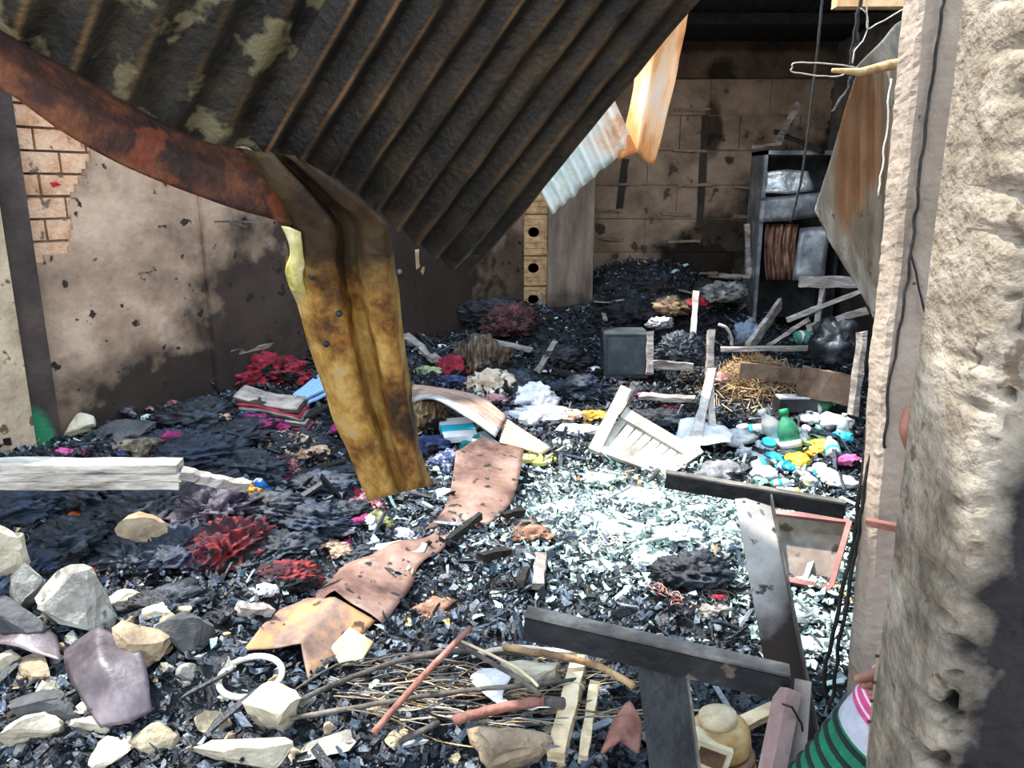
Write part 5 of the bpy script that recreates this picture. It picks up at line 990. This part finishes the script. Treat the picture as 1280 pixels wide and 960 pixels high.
cb = MB().tube([D(978, 880, 1.44), D(990, 884, 1.44), D(1002, 905, 1.46), D(1006, 935, 1.47), D(998, 960, 1.46)], .0025, 6); tag(cb.build('thin_wire', MATS['black_wire']), 'thin dark wire curling over the pinkish leg of the steel stand', 'wire')
# ================================================================ CRATE AND MOTOR
m_cr = M('brownred_plastic', ['#6a3e38', '#8a5850', '#a8786c'], 5, .5, bump=.1); m_crc = M('smoky_plastic', ['#6c6664', '#84746a', '#9c948e'], 5, .4, bump=.15, trans=.25, patch=('#4a3a30', 7, .6))
p = at(1012, 700, 0); ct = thing('plastic_crate', p, 'smoky see-through plastic tray with a red-brown rim, propped up beside the doorway pier', 'tray')
u0, u1, l0, l1 = D(962, 640, 3.35), D(1062, 652, 3.2), D(970, 722, 3.12), D(1038, 736, 3.02)
nn2 = (u1 - u0).cross(l0 - u0).normalized(); nn2 = nn2 if nn2.y > 0 else -nn2
rim = [u0, u1, l1, l0]; cen = sum(rim, Vector()) / 4; bot = [cen.lerp(q, .8) + nn2 * .10 for q in rim]
b = MB().add(rim + bot + [q + nn2 * .004 for q in bot], [(0, 1, 5, 4), (1, 2, 6, 5), (2, 3, 7, 6), (3, 0, 4, 7), (4, 5, 6, 7)]); b.build('tray_shell', m_crc, ct)
for i in range(4): MB().bar(rim[i], rim[(i + 1) % 4], .022, .03, up=nn2).build('rim', m_cr, ct)
m_cream = M('cream_plastic', ['#a89878', '#cfc4a8', '#e4dcc8'], 5, .5, bump=.1); m_amber = M('scorched_amber', ['#4a3420', '#8a6c40', '#b09464', '#c8b48c'], 4, .45, bump=.15); m_brn = M('scorched_brown', ['#2a1c12', '#5c4430', '#8a6c4c'], 5, .5, bump=.2)
mo = thing('scorched_motor', Vector((.55, 1.78, .05)), 'cream and scorched brown ribbed motor housing standing between the near steel legs', 'motor')
o = D(905, 985, 1.85); axm = Vector((-.12, .1, 1)).normalized(); s = .085
MB().lathe([(s * .9, -.05), (s * 1.15, -.02), (s * 1.15, .0), (s, .015)], 28, o, axm).build('foot_flange', m_brn, mo)
for k in range(3): MB().lathe([(s * .98, .02 + k * .032), (s * 1.08, .026 + k * .032), (s * 1.08, .040 + k * .032), (s * .98, .046 + k * .032)], 28, o, axm).build('cooling_ring', [m_brn, m_amber, m_brn][k], mo)
MB().lathe([(s * .96, .12), (s * .98, .13), (s * .98, .175), (s * .9, .19), (s * .7, .2), (0.001, .202)], 28, o, axm).build('drum', m_amber, mo)
q = o + axm * .16 + Vector((-.04, -.06, 0))
bx_ = MB().box((-.05, -.035, -.035), (.05, .035, .035)); rot = Euler((R(-8), R(14), R(-14))).to_matrix(); bx_.v = [rot @ v + q for v in bx_.v]; bx_.build('terminal_box', m_cream, mo)
b2 = MB().box((-.034, -.041, -.022), (.034, -.036, .022)); b2.v = [rot @ v + q for v in b2.v]; b2.build('cover_plate', m_brn, mo)
MB().lathe([(s * .62, .2), (s * .6, .225), (s * .3, .235)], 20, o, axm).build('end_cap', m_cream, mo)
tag(MB().bar(D(1000, 955, 1.9), D(1035, 950, 1.85), .05, .03, jit=.004, seg=3).build('wood_offcut', M('orange_wood', ['#6a4424', '#a87848'], 8, .8)), 'orange-brown wood offcut behind the pinkish leg at the bottom', 'wood')
tag(MB().bar(at(920, 925, .05), at(985, 905, .08), .05, .02, jit=.003, seg=3).build('wood_offcut', M('pale_wood', ['#a08868', '#cdb894', '#e0d0b0'], 8, .8, stretch=(1, 1, 4))), 'pale wood offcut right behind the scorched motor', 'wood')
# ================================================================ RODS AND STICKS AT THE BOTTOM
m_rr = M('redbrown_rod', ['#5c3c34', '#84584c', '#a07468'], 10, .8, bump=.4); m_pv = MATS['pale_wood']; m_rod = M('dark_rod', ['#2a2624', '#4c4640', '#6e665c'], 12, .75, bump=.4)
def rod(pts, r, mat, label, name='rod', cat='rod', n=8, group=None, z=.06, jit=.003):
    P = [at(x, y, z + (k[0] if k else 0)) for (x, y, *k) in pts]; out = []
    for i in range(len(P) - 1):
        a = P[max(i - 1, 0)]; b_ = P[i]; c = P[i + 1]; d = P[min(i + 2, len(P) - 1)]
        for k in range(5):
            u = k / 5; out.append(.5 * ((2 * b_) + (c - a) * u + (2 * a - 5 * b_ + 4 * c - d) * u * u + (3 * b_ - a - 3 * c + d) * u ** 3) + noise.noise_vector(b_ * 9 + Vector((k, 0, 0))) * jit)
    out.append(P[-1]); return tag(MB().tube(out, r, n).build(name, mat), label, cat, group)
rod([(470, 975, .10), (530, 905, .11), (588, 842, .12)], .0105, m_rr, 'red-brown rusty pipe slanting up to the right across the bundle of rods', 'rusty_pipe', 'pipe', 12, jit=.001)
rod([(365, 912, .03), (430, 885, .04), (500, 862, .05), (560, 850, .05)], .009, m_rod, 'dark curved rod, the upper of the long ones left of the pipe')
rod([(365, 930, .03), (450, 915, .03), (560, 900, .04), (680, 892, .05), (730, 884, .05)], .008, m_rod, 'long dark rod running level across the bottom left of the timber block')
rod([(515, 850, .03), (580, 845, .04), (680, 848, .04), (730, 840, .05)], .011, m_rod, 'thick dark rod at the back of the bundle, behind the pipe top')
rod([(570, 845, .07), (640, 890, .08), (675, 915, .07)], .008, m_rod, 'dark split rod slanting down to the right from the pipe top')
rod([(572, 842, .075), (640, 880, .085), (672, 905, .075)], .005, m_pv, 'thin pale cane lying against the dark split rod')
rod([(568, 936, .04), (620, 925, .05), (680, 915, .05)], .016, m_rr, 'thick red-brown tube lying level right of the pipe at the bottom', 'rusty_pipe', 'pipe', 12)
rod([(630, 850, .07), (690, 868, .09), (750, 880, .08), (790, 900, .06)], .012, M('bark', ['#5c4634', '#8c7052', '#b8986c'], 9, .85, bump=.5), 'brown frayed branch running right across the pale timber block', 'branch', 'branch', jit=.006)
rod([(500, 960, .03), (550, 935, .03)], .010, m_rod, 'short dark rod at the very bottom right of the pipe foot')
rod([(370, 890, .02), (420, 862, .03), (450, 852, .02)], .004, m_rod, 'thin grey rod left of the pipe, above the long ones')
rod([(590, 858, .06), (640, 850, .07), (700, 856, .07), (735, 852, .06)], .009, M('pale_stick', ['#a89c8c', '#d4c8b4', '#e8e0d0'], 8, .85, bump=.3), 'whitish peeled stick behind the branch', 'stick', 'stick')
rod([(724, 848, .07), (760, 840, .08)], .005, m_rr, 'thin nail-like rusty pin sticking out of the pale timber block', 'pin', 'pin')
g = random.Random(12)
cols4 = [m_rod, MATS['bark'], m_pv, M('grey_twig', ['#4c4844', '#7c766e', '#a09a90'], 9, .85)]
for i in range(80):
    y = g.uniform(842, 930); x0 = g.uniform(400, 660); L2 = g.uniform(80, 190); sl_ = g.gauss(0, .14)
    pts = [(x0 + L2 * k / 3, y + sl_ * L2 * k / 3 + g.gauss(0, 3), .01 + .05 * g.random()) for k in range(4)]
    rod(pts, g.choice([.0018, .0022, .003]), cols4[[0, 1, 3, 3, 2, 0][i % 6]], 'thin dry twig in the tangled bundle around the rusty pipe', 'twig', 'twig', 5, 'twigs of the tangled bundle at the bottom', z=.03)
for i, (x, y, r_) in enumerate([(672, 862, 26), (640, 850, 22), (700, 900, 30), (520, 870, 12), (600, 862, 14)]):
    p = at(x, y, .08); s = pxw(p, r_); tag(MB().tube([p + Vector((s * math.cos(a), s * .5 * math.sin(a), s * .5 * math.sin(a + 1))) for a in [k * .4 for k in range(13)]], .002, 5).build('wire_loop', MATS['pale_wood'] if i % 2 else MATS['grey_wire']), 'loose bright wire loop in the bundle, %s' % ['over the whitish peeled stick', 'near the pipe top', 'below the brown branch', 'tied round the pipe middle', 'right of the pipe top'][i], 'wire')
tb = thing('timber_block', at(715, 900), 'pale timber block with a notch standing on the rods at the bottom', 'timber')
for (a, b_, w_, h_, nm) in [(at(722, 862, .02), at(722, 832, .13), .05, .06, 'upper_block'), (at(695, 960, .02), at(720, 872, .10), .055, .07, 'long_block'), (at(728, 960, .02), at(742, 880, .06), .03, .05, 'side_block')]:
    MB().bar(a, b_, w_, h_, jit=.004, seg=4, rng=g).build(nm, m_pv, tb)
tag(MB().lathe([(.012, 0), (.017, .004), (.017, .06), (.012, .065)], 14, at(680, 915, .10), (1, .05, .02)).build('dark_cylinder', MATS['dark_rod']), 'dark metal cylinder lying against the pale timber block', 'cylinder')
filmsheet([[(770, 925, .03), (785, 918, .08), (800, 935, .05)], [(752, 962, .02), (775, 960, .06), (795, 965, .03)]], 'triangular red-brown board fragment at the bottom left of the black leg', 'board_fragment', m_rr, .012, .005, 9, 'board')
filmsheet([[(600, 862, .06), (640, 880, .07)], [(590, 880, .05), (630, 905, .06)], [(640, 915, .04), (690, 920, .06)]], 'bright torn white film caught under the dark split rod', 'white_film', wht, .003, .02, 10, 'film')
# ================================================================ PERSON behind the near wall
m_skin = M('skin', ['#7a5040', '#8c6050', '#9c7060'], 6, .6, bump=.05); m_tr = C_('trousers', '#1c2430', '#2c3848', sc=8)
def skinbody(name, V, E, Rr, mat, parent=None, root=0, sub=2, label=None):
    me = bpy.data.meshes.new(name); me.from_pydata([tuple(v) for v in V], E, []); o = bpy.data.objects.new(name, me); COL.objects.link(o)
    md = o.modifiers.new('skin', 'SKIN'); md.use_smooth_shade = True
    for i, r in enumerate(Rr): me.skin_vertices[0].data[i].radius = (r, r) if not isinstance(r, tuple) else r
    me.skin_vertices[0].data[root].use_root = True
    s_ = o.modifiers.new('s', 'SUBSURF'); s_.levels = sub; s_.render_levels = sub
    me.materials.append(mat); me.update()
    if parent is not None: o.parent = parent
    return o
HX, HY = .685, 1.30
AXT = math.tan(R(32)); SI = lambda z: (z - .55) * AXT * 1.0
pe = thing('person', Vector((HX, HY, .06)), 'person behind the near wall in a pink and green striped top, fingers round the edge', 'person')
def L(x, y, z): return Vector((x, y, z - .0))          # parts are given relative to the person
V = [L(SI(.60), 0, .56), L(SI(.72), 0, .68), L(SI(.86), 0, .82), L(SI(1.0), .0, .96), L(SI(1.10), -.01, 1.06), L(SI(1.12), -.02, 1.12), L(SI(1.10) + .01, -.03, 1.20), L(SI(1.10) + .01, -.02, 1.27),
     L(-.06, 0, .52), L(-.08, .0, .28), L(-.08, .02, .06), L(-.09, -.09, .02), L(.09, 0, .52), L(.12, -.02, .28), L(.12, .02, .06), L(.13, -.09, .02),
     L(SI(1.0) - .09, -.02, 1.01), L(SI(1.0) + .12, 0, .93)]
wallhand = D(1150, 560, .935) - Vector(pe.location); handlow = D(1112, 838, 1.09) - Vector(pe.location)
wallhand2 = wallhand + Vector((.035, .05, -.05))
V += [L(SI(1.0) - .10, -.20, 1.12), wallhand + Vector((.12, .09, -.12)), wallhand + Vector((.02, .03, -.03)),                  # 18,19,20 arm to wall
      L(SI(1.0) + .10, -.14, .80), handlow + Vector((.13, .05, .01)), handlow + Vector((.03, .005, .005))]                             # 21,22,23
E = [(0, 1), (1, 2), (2, 3), (3, 4), (4, 5), (5, 6), (6, 7), (0, 8), (8, 9), (9, 10), (10, 11), (0, 12), (12, 13), (13, 14), (14, 15), (3, 16), (3, 17), (16, 18), (18, 19), (19, 20), (17, 21), (21, 22), (22, 23)]
Rr = [(.115, .09), (.11, .085), (.11, .08), (.095, .07), .045, .05, (.074, .088), .055, .065, .045, .03, .025, .065, .045, .03, .025, .045, .045, .036, .028, .022, .036, .027, .020]
body = skinbody('body', V, E, Rr, m_skin, pe)
fs4 = []
for k in range(4):                       # fingers of the hand that grips the wall edge, and of the low hand
    base = wallhand + Vector((.012, .0, -.012 - .020 * k + .03))
    skinbody('finger', [base + Vector((.02, .03, 0)), base + Vector((-.004, .004, .002)), base + Vector((-.015, -.022 , .004)), base + Vector((-.006, -.045, .006))], [(0, 1), (1, 2), (2, 3)], [.0095, .009, .0082, .0065], m_skin, pe, 0, 2)
tip = D(1141, 505, .90) - Vector(pe.location); mid = D(1133, 535, .90) - Vector(pe.location); bs = D(1146, 568, .93) - Vector(pe.location)
skinbody('thumb', [bs + Vector((.02, .02, -.01)), bs, mid, tip], [(0, 1), (1, 2), (2, 3)], [.014, .012, .0105, .0085], m_skin, pe, 0, 2)
tipL = D(1066, 852, 1.06) - Vector(pe.location)
for k in range(4):
    a = handlow + Vector((.01, 0, .012 - .014 * k)); t_ = tipL + Vector((.012 * k, .0, .004 - .012 * k))
    skinbody('finger', [a + Vector((.03, .0, .0)), a.lerp(t_, .3) + Vector((0, -.006, .004)), a.lerp(t_, .68) + Vector((0, -.008, .003)), t_], [(0, 1), (1, 2), (2, 3)], [.0095, .0088, .008, .0062], m_skin, pe, 0, 2)
skinbody('thumb', [handlow + Vector((.02, 0, .02)), handlow + Vector((.0, -.012, .035)), handlow + Vector((-.02, -.015, .045))], [(0, 1), (1, 2)], [.011, .010, .008], m_skin, pe, 0, 2)
# head details
hc = Vector((SI(1.10) + .01, -.03, 1.22))
vs, fs = ico(4); b = MB(); b.add([Vector(pe.location) + hc + Vector((v.x * .082, v.y * .10 + .012, v.z * .115 + .022)) for v in vs], [f for f in fs if all(vs[i].z > .15 or vs[i].y > .1 for i in f) and all(vs[i].z > -.5 for i in f)], True); b.build('hair', C_('hair', '#0c0a09', '#1c1816'), pe)
for sx in (-1, 1):
    b = MB(); b.add([Vector(pe.location) + hc + Vector((sx * .03, -.083, .0)) + v * .0115 for v in ico(2)[0]], ico(2)[1], True); b.build('eye', M('eye_white', ['#d8d4cc', '#e8e4dc'], 3, .3, bump=0), pe)
    b = MB(); b.add([Vector(pe.location) + hc + Vector((sx * .082, .0, -.005)) + Vector((v.x * .01, v.y * .02, v.z * .03)) for v in ico(2)[0]], ico(2)[1], True); b.build('ear', m_skin, pe)
b = MB(); b.add([Vector(pe.location) + hc + Vector((0, -.096, -.03)) + Vector((v.x * .014, v.y * .018, v.z * .026)) for v in ico(2)[0]], ico(2)[1], True); b.build('nose', m_skin, pe)
b = MB(); b.add([Vector(pe.location) + hc + Vector((0, -.082, -.065)) + Vector((v.x * .024, v.y * .008, v.z * .008)) for v in ico(2)[0]], ico(2)[1], True); b.build('mouth', M('lips', ['#6a3a34', '#7a4640'], 5, .5), pe)
# clothes: striped top in three blocks with real stripes as bands of cloth
m_pink = M('pink_knit', ['#a83c6c', '#c0507c'], 30, .9, bump=.3); m_pst = M('pale_pink_knit', ['#d8a8bc', '#e4bccc'], 30, .9, bump=.3); m_gryk = M('grey_knit', ['#9a9ca8', '#b0b2bc'], 30, .9, bump=.3)
m_grn = M('green_knit', ['#0f5c40', '#167452'], 30, .9, bump=.4); m_blk = M('black_knit', ['#0c1a18', '#14241f'], 30, .9, bump=.4)
def torso(u):                            # u = 0 hem .. 1 shoulders : centre and half widths
    z = .50 + .50 * u
    rx = .150 - .085 * max(0, u - .82) / .18; ry = .115 - .05 * max(0, u - .82) / .18
    return Vector((SI(z + .04), -.01, z)), rx, ry
def ringpts(u, n=40, grow=0):
    c, rx, ry = torso(u); q = Euler((0, R(30), 0)).to_matrix()
    return [c + q @ Vector(((rx + grow) * math.cos(a), (ry + grow) * math.sin(a), .005 * math.sin(3 * a))) for a in [2 * math.pi * k / n for k in range(n)]]
def band(parent, u0, u1, mat, name='stripe', puff=.0, steps=3):
    b = MB(); n = 40; vs = []
    for s_ in range(steps + 1):
        u = u0 + (u1 - u0) * s_ / steps; vs += ringpts(u, n, puff * math.sin(math.pi * s_ / steps))
    fs = [(s_ * n + k, s_ * n + (k + 1) % n, (s_ + 1) * n + (k + 1) % n, (s_ + 1) * n + k) for s_ in range(steps) for k in range(n)]
    off = Vector(pe.location); b.add([v + off for v in vs], fs, True); o = b.build(name, mat, pe, org=off)
    if parent is not None: o.parent = parent; o.location = (0, 0, 0)
    return o
top = band(None, -.1, .25, m_grn, 'striped_top', steps=14); top['label'] = 'striped top, green with black below, pale grey band, pink with white above'
u = -.1
while u < .23:
    band(top, u + .022, min(u + .042, .25), m_blk, 'black_stripe', .006); u += .05
band(top, .25, .325, m_gryk, 'grey_band', .002, 5)
band(top, .325, .99, m_pink, 'pink_block', 0, 16)
u = .34
while u < .96:
    band(top, u, u + .009, m_pst, 'pale_stripe', .003); u += .030
def sleeve(P, r0, r1, nm):
    b = MB(); k = len(P); q = [P[0].lerp(P[1], t / 6) for t in range(6)] + [P[1].lerp(P[2], t / 6) for t in range(7)]
    rr = [r0 + (r1 - r0) * i / 12 for i in range(13)]; off = Vector(pe.location)
    b.tube([v + off for v in q], rr, 16); o = b.build(nm, stripes('pink_stripes', ['#b4487a', '#b4487a', '#e0b4c6'], 'Z', 22), pe, org=off); return o
sleeve([V[16], V[18], V[19]], .052, .038, 'sleeve'); sleeve([V[17], V[21], V[22]], .052, .036, 'sleeve')
for lg in ((8, 9, 10), (12, 13, 14)):
    off = Vector(pe.location); b = MB(); P = [V[i] + off for i in lg]; P = [q + Vector((.03, .02, 0)) for q in P]; b.tube([P[0] + Vector((.02, 0, .0)), P[0].lerp(P[1], .5), P[1], P[1].lerp(P[2], .5), P[2] + Vector((0, 0, .02))], [.085, .075, .06, .055, .05], 16); b.build('trouser_leg', m_tr, pe, org=off)

bt = thing('nailed_batten', D(1092, 960, .925), 'thin wooden batten with rusty nails fixed upright at the edge of the near wall', 'batten')
MB().bar(D(1108, 812, .925), D(1088, 1010, .925), .014, .02, up=(0, 1, 0), jit=.001, seg=6).build('batten', M('batten_wood', ['#7a6a54', '#a09078'], 8, .9, stretch=(1, 1, .3)), bt)
for y, x in ((820, 1107), (853, 1103), (876, 1100), (902, 1097)): MB().tube([D(x - 12, y, .912), D(x + 12, y + 1, .915)], .0024, 6).build('nail', M('nail_rust', ['#2c2420', '#4a3c34'], 20, .7, .4), bt)
